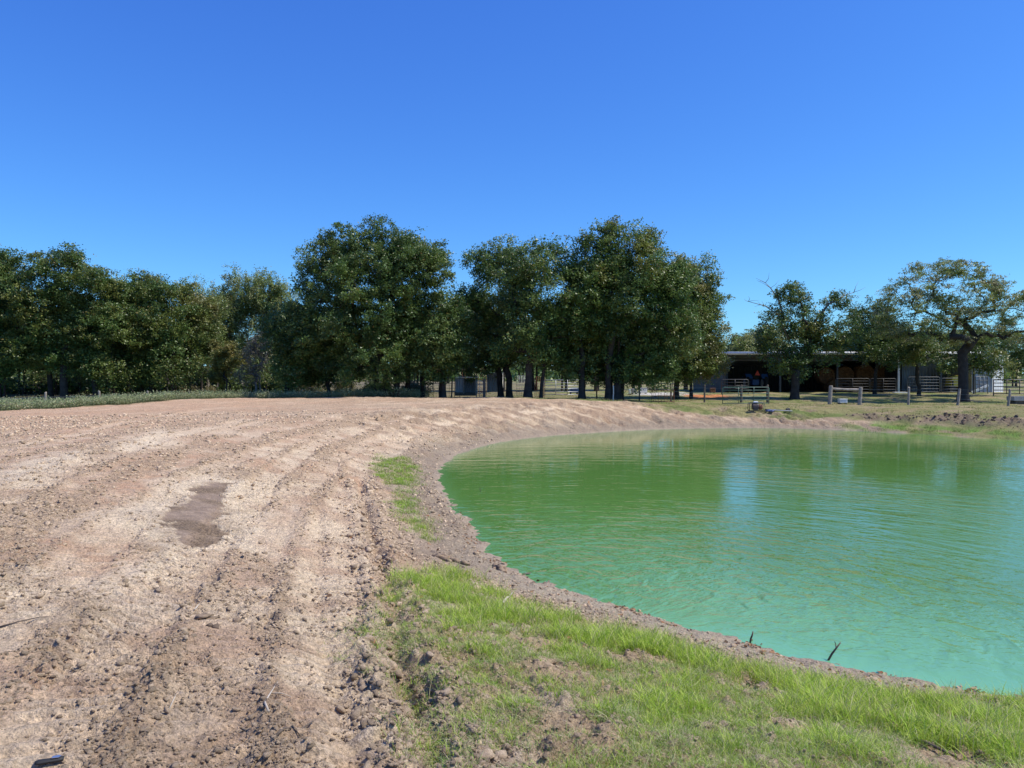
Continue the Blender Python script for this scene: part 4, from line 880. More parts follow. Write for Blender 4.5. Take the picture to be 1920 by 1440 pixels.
post(357, 731, 748, 52, .04, 'thin leaning post of the left fence in shade', m='wood_dark', lean=-.1)
post(495, 730, 748, 55, .05, 'thin dark post at the right end of the left fence', m='wood_dark')
def wires(name, pts, label, hs, rad_=.006):
    root = thing(name, (0, 0, 0), label, 'fence')
    for h_ in hs:
        mb = MB(); Q = []
        for (px_, Y_) in pts: x_ = X_at(px_, Y_); Q.append((x_, Y_-.08, gz(x_, Y_)+h_))
        QQ = []
        for a_, b_ in zip(Q[:-1], Q[1:]):
            for k_ in range(6): t = k_/6; QQ.append(tuple(a_[c_]+(b_[c_]-a_[c_])*t-(.03*math.sin(math.pi*t) if c_ == 2 else 0) for c_ in range(3)))
        QQ.append(Q[-1]); mb.tube(QQ, rad_, 4); mb.build('wire', M['galv'], root)
wires('wire_fence', [(-120,40),(85,44),(183,46),(277,50),(357,52),(423,54),(495,55),(600,57)], 'sagging wires of the fence strung along the left field', (.95, .65, .35))
wires('wire_fence', [(1614,50),(1703,49.5),(1795,48.5),(1890,48),(2000,47.6)], 'thin wires strung between the right fence posts toward the edge', (1.0, .7, .4), .004)
wires('wire_fence', [(1165,51.5),(1199,52),(1258,52),(1321,52),(1354,51)], 'thin wires between the dark posts left of the green gate', (1.0, .7, .4), .004)

def gate(pxa, pxb, Ya, Yb, hgt, z0, rails, bars, m, name, label, rad_=.022, feet=0.0, cat='gate', rnd=True):
    a_ = Vector((X_at(pxa, Ya), Ya, 0)); b_ = Vector((X_at(pxb, Yb), Yb, 0)); L = (b_-a_).length; az = math.atan2(b_.y-a_.y, b_.x-a_.x); bz = gz(a_.x, Ya); bz2 = gz(b_.x, Yb)
    root = thing(name, (a_.x, a_.y, min(bz, bz2)+z0), label, cat, az)
    fr = MB(); c_ = .12 if rnd else 0
    fr.tube([(0,0,feet*-1), (0,0,hgt-c_), (c_*.3,0,hgt-c_*.3), (c_,0,hgt), (L-c_,0,hgt), (L-c_*.3,0,hgt-c_*.3), (L,0,hgt-c_), (L,0,feet*-1)], rad_*1.2, 8); fr.build('frame', M[m], root, smooth=True)
    for k_ in range(rails):
        z_ = hgt*(k_)/rails+.02; q = MB(); q.tube([(0,0,z_), (L,0,z_)], rad_, 6); q.build('rail', M[m], root, smooth=True)
    for k_ in range(bars):
        x_ = L*(k_+1)/(bars+1); q = MB(); q.tube([(x_,-.03,0), (x_,-.03,hgt)], rad_*.9, 6); q.build('upright', M[m], root, smooth=True)
    return root
gate(1355, 1442, 50.5, 51, 1.08, .06, 5, 2, 'green_pipe', 'farm_gate', 'green tubular farm gate standing on the grass left of the barn oak', .021, feet=.05)
post(1390, 722, 745, 52.5, .085, 'thick short post seen through the green farm gate', m='wood_dark')
post(1439, 722, 745, 52, .08, 'thick post at the right end of the green farm gate', m='wood_dark')
gate(1353, 1403, 62, 62, .75, .45, 3, 1, 'dark_pipe', 'hay_rack', 'dark low rail rack at the left end of the barn', .03, feet=.45, cat='rack')
gate(1020, 1086, 60, 60, 1.15, .12, 5, 2, 'galv', 'farm_gate', 'pale pipe gate between the tall trunk and the cluster of trunks', .028, feet=.1)
gate(968, 990, 59, 59, 1.5, .1, 6, 6, 'galv', 'mesh_fence', 'pale square mesh panel just left of the tall trunk', .012, feet=.1, cat='fence panel')
gate(1003, 1022, 58, 58, 1.5, .05, 6, 5, 'rust', 'mesh_fence', 'rusty mesh panel just right of the tall trunk', .012, feet=.05, cat='fence panel')
gate(803, 862, 56, 56, 1.75, 0, 5, 5, 'rust', 'mesh_fence', 'rusty mesh panel left of the tin shelter', .014, feet=.1, cat='fence panel')
gate(862, 912, 61, 61, 2.15, 0, 7, 9, 'rust', 'mesh_fence', 'tall rusty mesh panel above and behind the tin shelter', .013, feet=.1, cat='fence panel')
gate(893, 906, 52.5, 52.5, 1.15, .1, 4, 1, 'galv', 'farm_gate', 'narrow pale gate at the right side of the tin shelter', .022, feet=.1)
# wire plant cage
cg = thing('wire_cage', (X_at(1243, 50.5), 50.5, gz(X_at(1243, 50.5), 50.5)), 'rusty wire plant cage standing on the grass between two posts', 'cage')
for k_ in range(3):
    mb = MB(); P_ = [(.75*math.cos(t), .6*math.sin(t), .05+.37*k_) for t in np.linspace(0, 2*math.pi, 13)]; mb.tube(P_, .012, 5); mb.build('ring', M['rust'], cg)
for k_ in range(12):
    t = 2*math.pi*k_/12; mb = MB(); mb.tube([(.75*math.cos(t), .6*math.sin(t), -.05), (.75*math.cos(t), .6*math.sin(t), .82)], .011, 5); mb.build('upright', M['rust'], cg)

# ------------------------------------------------------------------ tin shelter and tall shed
def corr(mb, p0, p1, z0, z1, pitch=.15, amp=.02, n_sub=4, thick=.012):
    p0 = Vector(p0); p1 = Vector(p1); L = (p1-p0).length; d = (p1-p0)/L; nn = Vector((-d.y, d.x, 0)); n_ = max(2, int(L/pitch))*n_sub; v = []; fq = []
    for i_ in range(n_+1):
        t = i_/n_; o_ = amp*(1 if (i_ % n_sub) in (1, 2) else -1); q = p0+d*L*t
        for th_ in (o_, o_+thick):
            for z_ in (z0, z1): v.append((q.x+nn.x*th_, q.y+nn.y*th_, z_))
    for i_ in range(n_):
        a_ = 4*i_; b_ = a_+4; fq += [(a_, b_, b_+1, a_+1), (a_+2, a_+3, b_+3, b_+2), (a_+1, b_+1, b_+3, a_+3), (a_, a_+2, b_+2, b_)]
    fq += [(0, 1, 3, 2), (4*n_, 4*n_+2, 4*n_+3, 4*n_+1)]
    mb.add(v, fq)
Ys = 54; zs = Z_at(738, Ys); sh = thing('tin_shelter', (X_at(854, Ys), Ys, zs), 'low open tin shelter with dark inside and a pale sheet on its left', 'shed')
Wd = X_at(893, Ys)-X_at(854, Ys); Hh = Z_at(708, Ys)-zs
mb = MB(); corr(mb, (0, 0, 0), (Wd*.38, 0, 0), .1, Hh-.05, .18); mb.build('front_sheet', M['tin'], sh)
mb = MB(); corr(mb, (0, 1.6, 0), (Wd, 1.6, 0), 0, Hh-.1); mb.build('back_wall', M['tin'], sh)
mb = MB(); corr(mb, (Wd, 0, 0), (Wd, 1.6, 0), 0, Hh-.1); mb.build('side_wall', M['tin'], sh)
mb = MB(); corr(mb, (0, .05, 0), (0, 1.6, 0), 0, Hh-.1); mb.build('side_wall', M['tin'], sh)
mb = MB(); mb.box(-.1, Wd+.1, -.15, 1.75, Hh, Hh+.04); mb.build('roof', M['roof'], sh)
mb = MB(); mb.box(-.05, Wd+.05, -.05, .03, -.15, .09); mb.build('skid', M['wood_dark'], sh)
for xx in (Wd*.4, Wd*.97):
    mb = MB(); mb.box(xx-.04, xx+.04, -.06, .02, 0, Hh-.003); mb.build('post', M['wood'], sh)
Yt = 56; zt = Z_at(735, Yt); ts = thing('tin_shed', (X_at(914, Yt), Yt, zt), 'tall narrow grey tin shed beside the open shelter, right wall coloured white as sunlit', 'shed', R(-12))
Wt = .86; Ht = Z_at(700, Yt)-zt
mb = MB(); corr(mb, (0, 0, 0), (Wt, 0, 0), 0, Ht, .14); mb.build('front_wall', M['tin'], ts)
mb = MB(); corr(mb, (Wt+.02, .02, 0), (Wt+.02, 1.2, 0), 0, Ht, .14); mb.build('right_wall', M['white_metal'], ts)  # white stands in for sunlight on the same grey tin
mb = MB(); corr(mb, (-.02, .02, 0), (-.02, 1.2, 0), 0, Ht, .14); mb.build('left_wall', M['tin'], ts)
mb = MB(); corr(mb, (0, 1.22, 0), (Wt, 1.22, 0), 0, Ht, .14); mb.build('back_wall', M['tin'], ts)
mb = MB(); mb.box(-.08, Wt+.08, -.08, 1.3, Ht+.003, Ht+.04); mb.build('roof', M['tin'], ts)
# low clutter seen between the trunks
def boxthing(name, px_, Y_, wpx, hpx, dp, m, label, cat, z0=0.0, lid=None, feet=True):
    bx = X_at(px_, Y_); bz = gz(bx, Y_); w_ = wpx*Y_/F; h_ = hpx*Y_/F; root = thing(name, (bx, Y_, bz+z0), label, cat)
    mb = MB(); mb.box(-w_/2, w_/2, -dp/2, dp/2, .06 if feet else -.02, h_); mb.build('body', M[m], root, bev=min(.03, w_*.1))
    if feet:
        for sx in (-1, 1):
            q = MB(); q.box(sx*w_*.38-.05, sx*w_*.38+.05, -dp*.45, dp*.45, -.08, .057); q.build('foot', M['wood_dark'], root)
    if lid:
        q = MB(); q.box(-w_*.53, w_*.53, -dp*.54, dp*.54, h_+.003, h_+.05); q.build('lid', M[lid], root, bev=.015)
    return root
boxthing('white_box', 1580, 51.5, 14, 8, .4, 'white_plastic', 'small white box lying on the grass behind the wooden brace', 'box', lid='white_plastic')
boxthing('blue_tub', 1076, 63, 16, 9, .6, 'blue', 'blue tub seen behind the pale pipe gate', 'tub', z0=.1, lid='blue')
boxthing('block', 1189, 64, 9, 10, .4, 'concrete', 'grey block left of the pale trailer panel on the gravel lane', 'block')
boxthing('panel_crate', 1205, 64.5, 15, 10, .5, 'white_plastic', 'pale crate standing at the left end of the gravel lane', 'crate', lid='concrete')
boxthing('feed_bin', 1181, 63, 4, 10, .15, 'white_plastic', 'narrow white upright bin right of the cluster of trunks', 'bin')
boxthing('red_bin', 1336, 65, 9, 8, .4, 'rust', 'small dark red bin left of the barn end', 'bin', lid='rust')
# concrete trough at the right edge
tr = thing('water_trough', (X_at(1916, 51), 51, gz(X_at(1916, 51), 51)), 'grey concrete trough on a dark base at the right edge of the photo', 'trough')
mb = MB(); wv_ = .75; mb.box(-wv_, wv_, -.4, -.3, .22, .5); mb.box(-wv_, wv_, .3, .4, .22, .5); mb.box(-wv_, -wv_+.1, -.297, .297, .22, .5); mb.box(wv_-.1, wv_, -.297, .297, .22, .5); mb.box(-wv_+.103, wv_-.103, -.297, .297, .22, .28); mb.build('basin', M['concrete'], tr)
mb = MB(); mb.box(-.6, .6, -.3, .3, -.1, .217); mb.build('base', M['wood_dark'], tr)
# dark implements deep in shade behind the central trees
imp = thing('hay_feeder', (X_at(1240, 70), 70, gz(X_at(1240, 70), 70)), 'dark round-barred feeder in the shade behind the gravel lane', 'feeder')
for k_ in range(3):
    mb = MB(); mb.tube([(1.3*math.cos(t), 1.3*math.sin(t), .15+.55*k_) for t in np.linspace(0, 6.2832, 19)], .03, 6); mb.build('ring', M['dark_pipe'], imp)
for k_ in range(14):
    t = 2*math.pi*k_/14; mb = MB(); mb.tube([(1.3*math.cos(t), 1.3*math.sin(t), 0), (1.3*math.cos(t), 1.3*math.sin(t), 1.3)], .022, 5); mb.build('bar', M['dark_pipe'], imp)

# ------------------------------------------------------------------ barn
YB = 66.0; zB = -.02; xL = X_at(1356, YB); xR = X_at(1826, YB); D = 11.0
barn = thing('barn', (xL, YB, zB), 'long open-fronted metal barn with a pale eave and dark interior', 'barn'); Lb = xR-xL; He = Z_at(663, YB)-zB
mb = MB(); corr(mb, (0, D, 0), (Lb, D, 0), -.2, He-.866, .3, .02); mb.build('back_wall', M['shade_siding'], barn)
mb = MB(); corr(mb, (Lb*.72, .3, 0), (Lb*.72, D-.05, 0), -.2, He-.92, .3, .02); mb.build('light_block_wall', M['shade_siding'], barn)  # wall added across the barn to keep light out of the left bays
mb = MB(); corr(mb, (Lb, .3, 0), (Lb, D-.05, 0), -.2, He-.92, .3, .02); mb.build('right_wall', M['tin'], barn)
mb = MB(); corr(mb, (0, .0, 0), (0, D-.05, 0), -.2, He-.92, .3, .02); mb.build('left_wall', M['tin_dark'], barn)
mb = MB(); corr(mb, (.05, 3.2, 0), (1.3, 3.2, 0), -.2, He-.35, .3, .02); mb.build('partition', M['tin_dark'], barn)
mb = MB(); corr(mb, (Lb*.74, 5.5, 0), (Lb-.05, 5.5, 0), -.2, He-.5, .3, .02); mb.build('partition', M['tin'], barn)
nP = 10
for k_ in range(nP):
    x0 = -.3+(Lb+.6)*k_/nP; x1 = -.3+(Lb+.6)*(k_+1)/nP-.01; mb = MB(); mb.add([(x0,-.5,He),(x1,-.5,He),(x1,D*.55,He-.45),(x0,D*.55,He-.45),(x0,-.5,He+.03),(x1,-.5,He+.03),(x1,D*.55,He-.42),(x0,D*.55,He-.42)], [(0,3,2,1),(4,5,6,7),(0,1,5,4),(1,2,6,5),(2,3,7,6),(3,0,4,7)]); mb.build('roof_panel', M['roof'], barn)
mb = MB(); mb.add([(-.3,D*.55+.01,He-.46),(Lb+.3,D*.55+.01,He-.46),(Lb+.3,D+.4,He-.9),(-.3,D+.4,He-.9),(-.3,D*.55+.01,He-.43),(Lb+.3,D*.55+.01,He-.43),(Lb+.3,D+.4,He-.87),(-.3,D+.4,He-.87)], [(0,3,2,1),(4,5,6,7),(0,1,5,4),(1,2,6,5),(2,3,7,6),(3,0,4,7)]); mb.build('rear_roof', M['roof'], barn)
mb = MB(); mb.tube([(-.3,-.58,He+.02),(Lb+.3,-.58,He+.02)], .13, 12); mb.build('gutter', M['white_metal'], barn, smooth=True)
mb = MB(); mb.box(0, Lb, .03, .15, He-.28, He-.03); mb.build('beam', M['dark_pipe'], barn)
for px_, mm in ((1358,'dark_pipe'),(1462,'dark_pipe'),(1569,'dark_pipe'),(1684,'white_metal'),(1763,'dark_pipe'),(1825,'dark_pipe')):
    x_ = X_at(px_, YB)-xL; mb = MB(); mb.box(x_-.07, x_+.07, -.15, -.003, -.2, He-.003); tag(mb.build('post', M[mm], barn), 'white post' if mm == 'white_metal' else None)
# right end: closed pale sheds
Ysd = 67; e1 = thing('metal_shed', (X_at(1826, Ysd), Ysd, zB), 'pale closed metal shed with its end coloured white as sunlit at the right of the barn', 'shed')
Wx = X_at(1860, Ysd)-X_at(1826, Ysd); He1 = Z_at(664, Ysd)-zB
mb = MB(); corr(mb, (.1, .4, 0), (Wx, 0, 0), -.2, He1, .3, .02); mb.build('front_wall', M['tin'], e1)  # grey front and white end put shade and sun into the wall colours
W2 = 1.6; mb = MB(); corr(mb, (Wx+.02, -.02, 0), (Wx+W2, 1.0, 0), -.2, He1-.25, .3, .02); tag(mb.build('end_wall', M['white_metal'], e1), 'end wall coloured white as sunlit')
mb = MB(); corr(mb, (Wx+W2, 1.03, 0), (Wx+W2-1.5, 5, 0), -.2, He1-.25, .3, .02); mb.build('side_wall', M['white_metal'], e1)
mb = MB(); mb.add([(0,.3,He1+.003),(Wx+.1,-.15,He1+.003),(Wx+W2+.1,.95,He1-.2),(Wx+W2-1.4,5.1,He1-.2),(0,5.1,He1+.003),(0,.3,He1+.05),(Wx+.1,-.15,He1+.05),(Wx+W2+.1,.95,He1-.15),(Wx+W2-1.4,5.1,He1-.15),(0,5.1,He1+.05)], [(4,3,2,1,0),(5,6,7,8,9),(0,1,6,5),(1,2,7,6),(2,3,8,7),(3,4,9,8),(4,0,5,9)]); mb.build('roof', M['roof'], e1)
# pipe pens along the front
gate(1702, 1762, 64.6, 64.6, 1.25, .1, 5, 0, 'pen_pipe', 'pen_panel', 'five-rail pipe panel at the barn front right of the white post', .022, feet=.1, cat='fence panel')
gate(1765, 1800, 64.6, 64.6, 1.15, .1, 5, 0, 'pen_pipe', 'pen_panel', 'pipe panel behind the umbrella oak trunk before the yellow machine', .022, feet=.1, cat='fence panel')
gate(1632, 1680, 64.6, 64.6, 1.15, .05, 5, 1, 'dark_pipe', 'pen_panel', 'dark pipe panel before the hay bales left of the white post', .022, feet=.1, cat='fence panel')
gate(1567, 1630, 64.6, 64.6, 1.15, .05, 5, 1, 'dark_pipe', 'pen_panel', 'dark pipe panel before the leftmost hay bales', .022, feet=.1, cat='fence panel')
gate(1829, 1852, 63, 63.4, 1.3, .1, 4, 2, 'pen_pipe', 'pen_panel', 'pale pipe panel before the closed shed, board leaning behind it', .03, feet=.1, cat='fence panel')
gate(1863, 1960, 60, 60, 1.1, .15, 4, 3, 'dark_pipe', 'pen_panel', 'dark four-rail pipe fence at the right edge before the white wall', .035, feet=.3, cat='panel', rnd=False)
post(1826, 690, 736, 62, .06, 'tall grey steel post at the left of the pale pipe panel', m='dark_pipe')
bd = thing('leaning_board', (X_at(1838, 64), 64, zB), 'white board leaning low behind the pale pipe panel', 'board')
mb = MB(); mb.box(-.75, .75, -.04, .04, -.09, .09, Matrix.Translation((0, 0, .38)) @ Matrix.Rotation(R(-24), 4, 'Y')); mb.build('plank', M['white_metal'], bd)
sl = thing('concrete_slab', (X_at(1687, 64.4), 64.4, gz(X_at(1687, 64.4), 64.4)), 'pale flat slab on the ground at the foot of the white post', 'slab')
mb = MB(); mb.box(-.55, .55, -.25, .25, -.02, .09); mb.build('slab', M['white_metal'], sl, bev=.01)
# round bales
def bale(px_, py_, Y_, rpx, label):
    r_m = rpx*Y_/F; x_ = X_at(px_, Y_); z_ = Z_at(py_, Y_); root = thing('hay_bale', (x_, Y_, z_-r_m), label, 'hay bale'); mb = MB(); nseg = 28
    P_ = [(0, y_, r_m) for y_ in (-.62, -.6, -.5, 0, .5, .6)]; mb.tube(P_, [r_m*k_ for k_ in (.86, .95, 1, 1, 1, .93)], nseg); mb.build('roll', M['hay'], root, smooth=False)
    q = MB(); 
    sp = [(r_m*.82*t*math.cos(t*22), -.625-.004, r_m+r_m*.82*t*math.sin(t*22)) for t in np.linspace(.08, 1, 60)]; q.tube(sp, .018, 4); q.build('wound_layer', M['hay'], root)
top = [(1618,702,18),(1657,703,18),(1580,704,17),(1546,705,16)]
nm = ['clearest large hay bale on the upper row, second from the white post', 'upper row hay bale nearest the white post', 'upper row hay bale left of the clearest bale', 'leftmost hay bale of the upper row, half hidden by the barn oak']
for (a_, b_, c_), t_ in zip(top, nm): bale(a_, b_, 70.0, c_, t_)
for (a_, t_) in ((1600,'lower row hay bale under the gap beside the clearest bale'),(1638,'lower row hay bale second from the white post'),(1668,'lower row hay bale nearest the white post'),(1562,'leftmost hay bale of the lower row')): bale(a_, 725, 69.4, 14, t_)
# tractor parked in the dark
tx = thing('tractor', (X_at(1416, 70), 70, zB), 'blue tractor parked in the barn, rear facing out with a red triangle', 'tractor')
mb = MB(); mb.box(-.35, .35, .2, 2.9, .75, 1.35); mb.box(-.3, .3, -.2, .25, .6, 1.1); mb.build('body', M['blue'], tx, bev=.04)
for sx in (-1, 1):
    w_ = MB(); P_ = [(sx*.62, 0, .78), (sx*.68, 0, .78), (sx*.95, 0, .78), (sx*1.0, 0, .78)]; w_.tube(P_, [.68, .78, .78, .68], 22); wh = w_.build('wheel', M['black'], tx)
    h_ = MB(); h_.tube([(sx*.6, 0, .78), (sx*1.01, 0, .78)], .38, 16); h_.build('rim', M['white_metal'], wh)
    w_ = MB(); w_.tube([(sx*.5, 2.5, .45), (sx*.75, 2.5, .45)], [.45, .45], 18); w_.build('wheel', M['black'], tx)
    q = MB(); q.add([(sx*.42,-.6,1.25),(sx*.98,-.6,1.25),(sx*.98,-.3,1.62),(sx*.42,-.3,1.62),(sx*.98,.5,1.62),(sx*.42,.5,1.62),(sx*.42,-.6,1.21),(sx*.98,-.6,1.21),(sx*.98,-.3,1.58),(sx*.42,-.3,1.58),(sx*.98,.5,1.58),(sx*.42,.5,1.58)], [(0,1,2,3),(3,2,4,5),(6,9,8,7),(9,11,10,8),(0,6,7,1),(4,10,11,5)]); q.build('fender', M['blue'], tx)
    q = MB(); q.tube([(sx*.45, -.35, 1.3), (sx*.45, -.35, 2.35)], .035, 6); q.build('roll_bar', M['black'], tx)
q = MB(); q.tube([(-.47, -.35, 2.33), (.47, -.35, 2.33)], .035, 6); q.build('cross_bar', M['black'], tx)
q = MB(); q.box(-.25, .25, -.15, .3, 1.12, 1.2); q.box(-.25, .25, -.22, -.14, 1.203, 1.62); q.build('seat', M['black'], tx, bev=.02)
q = MB(); q.add([(-.24,-.64,1.5),(.24,-.64,1.5),(0,-.64,1.95),(-.24,-.62,1.5),(.24,-.62,1.5),(0,-.62,1.95)], [(0,1,2),(5,4,3),(0,3,4,1),(1,4,5,2),(2,5,3,0)]); tag(q.build('warning_triangle', M['red'], tx), 'bright red orange triangle')
# yellow machine at the right end of the barn
ym = thing('yellow_machine', (X_at(1788, 66.6), 66.6, zB), 'yellow boxy machine in the right bay of the barn behind the oak trunk', 'machine')
mb = MB(); mb.add([(-.5,-.5,.55),(.5,-.5,.45),(.5,.5,.45),(-.5,.5,.55),(-.35,-.5,1.35),(.5,-.5,1.5),(.5,.5,1.5),(-.35,.5,1.35)], [(0,3,2,1),(4,5,6,7),(0,1,5,4),(1,2,6,5),(2,3,7,6),(3,0,4,7)]); mb.build('hood', M['yellow'], ym, bev=.03)
for (a_, b_) in ((-.42, -.3), (.3, .42)):
    q = MB(); q.box(a_, b_, -.54, -.503, .6, 1.05); q.build('vent', M['black'], ym)
for sx in (-.35, .35):
    q = MB(); q.tube([(sx, -.55, .3), (sx, -.35, .3)], .3, 16); q.build('wheel', M['black'], ym)
q = MB(); q.box(-.6, .6, -.3, .45, .3, .44); q.build('chassis', M['black'], ym)

# ------------------------------------------------------------------ motor pump lying on the far bank
pp = at(1418, 772); pu = thing('motor_pump', (pp.x, pp.y, pp.z+.03), 'motor pump in a wire frame lying on the far bank with its blue hose', 'pump', R(-8))
q = MB()
for yy in (-.28, .28): q.tube([(-.42, yy, 0), (-.42, yy, .42), (-.38, yy, .46), (.38, yy, .5), (.45, yy, .3), (.45, yy, 0), (-.42, yy, 0)], .018, 6)
for xx, zz in ((-.42, .05), (-.42, .42), (.4, .48), (.45, .05)): q.tube([(xx, -.28, zz), (xx, .28, zz)], .018, 6)
q.build('frame', M['dark_pipe'], pu, smooth=True)
q = MB(); q.tube([(-.25, 0, .25), (-.2, 0, .25), (.1, 0, .25), (.16, 0, .25)], [.12, .19, .19, .12], 14); q.box(-.18, .1, -.2, .12, .05, .2); q.build('engine', M['engine'], pu, bev=.01)
q = MB(); q.tube([(.17, 0, .22), (.3, 0, .22), (.36, 0, .22)], [.17, .17, .09], 14); q.build('pump_housing', M['rust'], pu)
q = MB(); q.box(-.16, .1, -.12, .12, .455, .56); q.build('fuel_tank', M['white_metal'], pu, bev=.03)
hs = thing('blue_hose', (pp.x+.8, pp.y-.25, pp.z), 'bunched blue hose lying right of the motor pump frame', 'hose')
q = MB(); q.tube([(-.3+.02*k_+.12*math.sin(k_*.9), .12*math.cos(k_*.8), .05+.04*math.sin(k_*.6)) for k_ in range(26)], .03, 7); q.build('coil', M['bluecloth'], hs, smooth=True)
pl = thing('suction_pipe', (pp.x+1.3, pp.y-.15, gz(pp.x+1.3, pp.y-.15)), 'black suction pipe with a blunt end lying right of the blue hose', 'pipe')
q = MB(); q.tube([(-.75, .25, .12), (-.1, .0, .1), (.55, -.2, .07)], .04, 8); q.build('tube', M['black'], pl); q = MB(); q.tube([(.45, .05, .1), (.62, .1, .14)], [.10, .10], 10); q.build('strainer', M['black'], pl)
q = MB(); q.tube([(-.6, -.1, .12), (.65, -.35, .06)], .025, 6); q.build('rod', M['galv'], pl)

# ------------------------------------------------------------------ small things on the near bank and in the water
def gzd(x_, y_): return float(ground(np.array([x_]), np.array([y_]), .02)[0][0])
def twig(name, pts, rad_, m, label, branches=(), lift=.012, cat='stick'):
    P_ = [at(*p) for p in pts]; b_ = P_[0]; root = thing(name, tuple(b_), label, cat); mb = MB(); Q = [Vector((p.x, p.y, gzd(p.x, p.y)+lift))-b_ for p in P_]
    mb.tube(Q, list(np.linspace(rad_, rad_*.45, len(Q))), 6); mb.build('stem', M[m], root, smooth=True)
    for br_ in branches:
        Q = [Vector((p.x, p.y, gzd(p.x, p.y)+lift*1.6))-b_ for p in [at(*p) for p in br_]]; mb = MB(); mb.tube(Q, list(np.linspace(rad_*.6, rad_*.25, len(Q))), 5); mb.build('side_twig', M[m], root, smooth=True)
twig('stick', [(-8,1181),(30,1177),(70,1169),(100,1163)], .0055, 'stick', 'long thin stick lying on the soil at the left edge of the photo')
twig('dry_branch', [(501,1362),(494,1345),(500,1325),(508,1308),(518,1296)], .0065, 'bone', 'pale forked dry branch on the soil near the bottom left', branches=[[(505,1312),(525,1312),(545,1310)]], lift=.01)
twig('stick', [(312,1330),(325,1318),(330,1302)], .004, 'bone', 'small pale crooked twig on the soil left of the forked branch')
twig('stick', [(510,1412),(530,1395),(560,1385),(585,1372)], .008, 'stick', 'dark curved twig lying right below the forked branch', branches=[[(545,1392),(560,1402),(575,1395)]])
twig('stick', [(362,1148),(372,1140),(382,1134)], .007, 'bone', 'tiny pale twig above the dark mud cake')
twig('stick', [(1722,1402),(1760,1415),(1800,1428)], .014, 'stick', 'dark stick lying in the grass at the bottom right', lift=.03)
twig('stick', [(618,1400),(632,1380)], .006, 'stick', 'short straight dark twig left of the rut at the bottom')
twig('stick', [(938,1140),(950,1128),(962,1118)], .02, 'bone', 'pale broken stick at the water end of the near grass', lift=.03)
def water_stick(name, base_px, top_px, label, fork=False, rad_=.012):
    x_, y_ = wat(*base_px); root = thing(name, (x_, y_, WZ), label, 'stick'); tx_ = X_at(top_px[0], y_)-x_; tz = Z_at(top_px[1], y_)-WZ; mb = MB()
    mb.tube([(-tx_*.3, 0, -tz*.3), (tx_*.3, .01, tz*.35), (tx_*.6, -.01, tz*.7), (tx_, 0, tz)], [rad_, rad_*.9, rad_*.75, rad_*.5], 6); mb.build('stem', M['stick'], root, smooth=True)
    if fork:
        q = MB(); q.tube([(tx_*.6, -.01, tz*.7), (tx_*.68, .03, tz*.86), (tx_*.6, .03, tz*1.0)], [.007, .005, .003], 5); q.build('side_twig', M['stick'], root)
water_stick('stick', (1557,1241), (1579,1207), 'forked dark stick poking out of the water near the bottom right', True)
water_stick('stick', (1409,1208), (1414,1186), 'short straight stick poking out of the water left of the forked one')
water_stick('stick', (901,922), (899,914), 'tiny twig poking out of the water by the left shore', rad_=.01)
x_, y_ = wat(990, 1078); lf = thing('floating_leaf', (x_, y_, WZ+.012), 'single brown curled leaf floating by the left shore', 'leaf')
q = MB(); q.add([(-.05,0,.015),(-.02,.03,.003),(.04,.03,.01),(.06,0,.03),(.03,-.03,.008),(-.02,-.03,.004),(0,0,.0)], [(0,6,1),(1,6,2),(2,6,3),(3,6,4),(4,6,5),(5,6,0)]); q.build('blade', M['clod_dark'], lf)
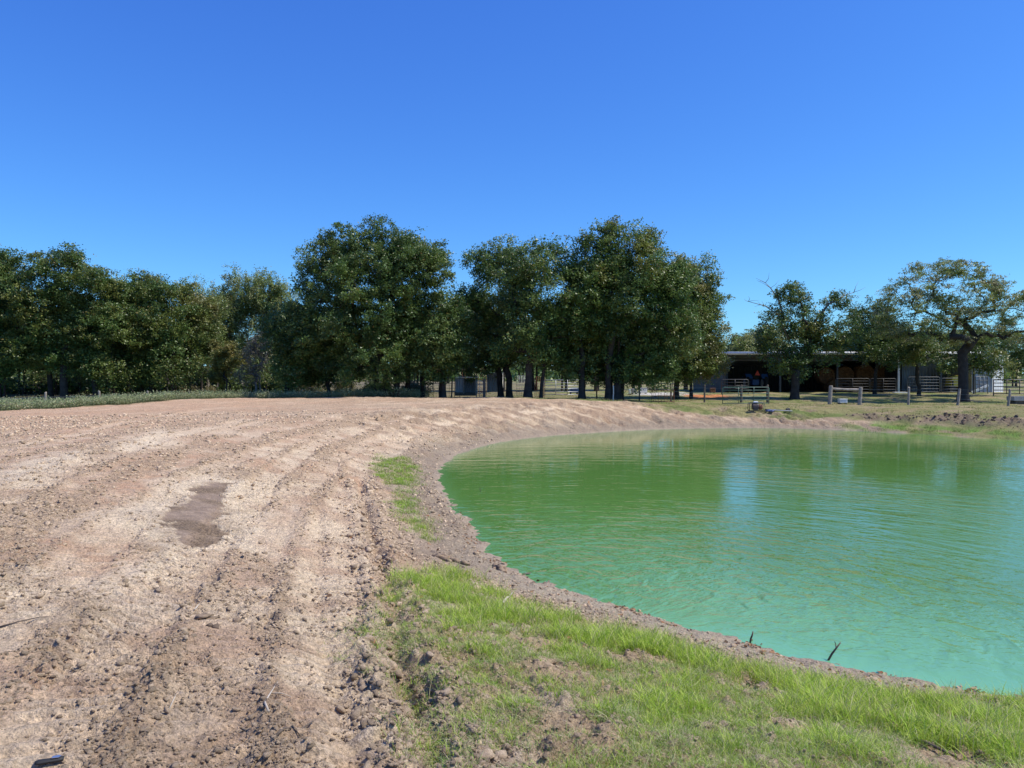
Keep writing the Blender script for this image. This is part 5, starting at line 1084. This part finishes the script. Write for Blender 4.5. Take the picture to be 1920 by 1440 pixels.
# mud cake and dark lump on the soil
def lump(name, px_, py_, sx, sy, sz, rz, m, label, cat, seed):
    p = at(px_, py_); r = np.random.default_rng(seed); root = thing(name, tuple(p), label, cat, rz); Vs = []; Fs = []; n_ = 11 if sx > .1 else 2
    for k_ in range(n_):
        q_ = r.uniform(-1, 1, 2); e_ = r.uniform(.25, .5) if n_ > 2 else .8
        V = IV*(1+.3*r.standard_normal((len(IV), 1)))*np.array([sx*e_, sy*e_*1.3, sz*r.uniform(.6, 1.1)])+np.array([q_[0]*sx, q_[1]*sy*.7, sz*.2+(gzd(p.x+q_[0]*sx*.8, p.y)-p.z)]); Fs.append(IF+len(IV)*k_); Vs.append(V)
    raw_mesh('lump', np.vstack(Vs), np.vstack(Fs), 3, m if not isinstance(m, str) else M[m], root)
lump('mud_cake', 408, 1160, .15, .055, .016, .5, 'clod_mid', 'dark flat cake of mud on the soil below the puddle', 'mud', 3)
lump('mud_cake', 393, 1178, .035, .03, .02, .2, 'clod_dark', 'small dark lump touching the flat mud cake', 'mud', 4)
lump('mud_cake', 590, 1152, .045, .035, .035, .2, 'clod', 'rounded clod lying alone on the smooth soil right of the mud cake', 'mud', 5)
lump('mud_cake', 938, 1070, .12, .08, .06, -.6, 'clod_mid', 'dark mud block at the waterline above the near grass', 'mud', 6)
lump('mud_cake', 845, 1052, .22, .08, .06, -.4, 'clod_mid', 'dark broken mud ridge on the bank above the near grass', 'mud', 7)
p = at(87, 1422); bt = thing('crushed_can', (p.x, p.y, gzd(p.x, p.y)+.012), 'crushed dark shiny can on the soil at the bottom left corner', 'can', R(24)); bt.scale = (.72, .72, .6)
q = MB(); q.tube([(-.075, 0, .012), (-.055, 0, .014), (0, .003, .010), (.055, 0, .014), (.075, 0, .012)], [.018, .026, .022, .026, .020], 12); q.v = [(a_, b_, c_*.6) for a_, b_, c_ in q.v]; q.build('can_body', M['black'], bt, smooth=True)
q = MB(); q.add([(.01,-.012,.027),(.05,-.018,.027),(.062,.0,.028),(.045,.016,.027),(.015,.012,.027),(.01,-.012,.029),(.05,-.018,.029),(.062,.0,.030),(.045,.016,.029),(.015,.012,.029)], [(4,3,2,1,0),(5,6,7,8,9),(0,1,6,5),(1,2,7,6),(2,3,8,7),(3,4,9,8),(4,0,5,9)]); q.build('shiny_patch', M['chrome'], bt)
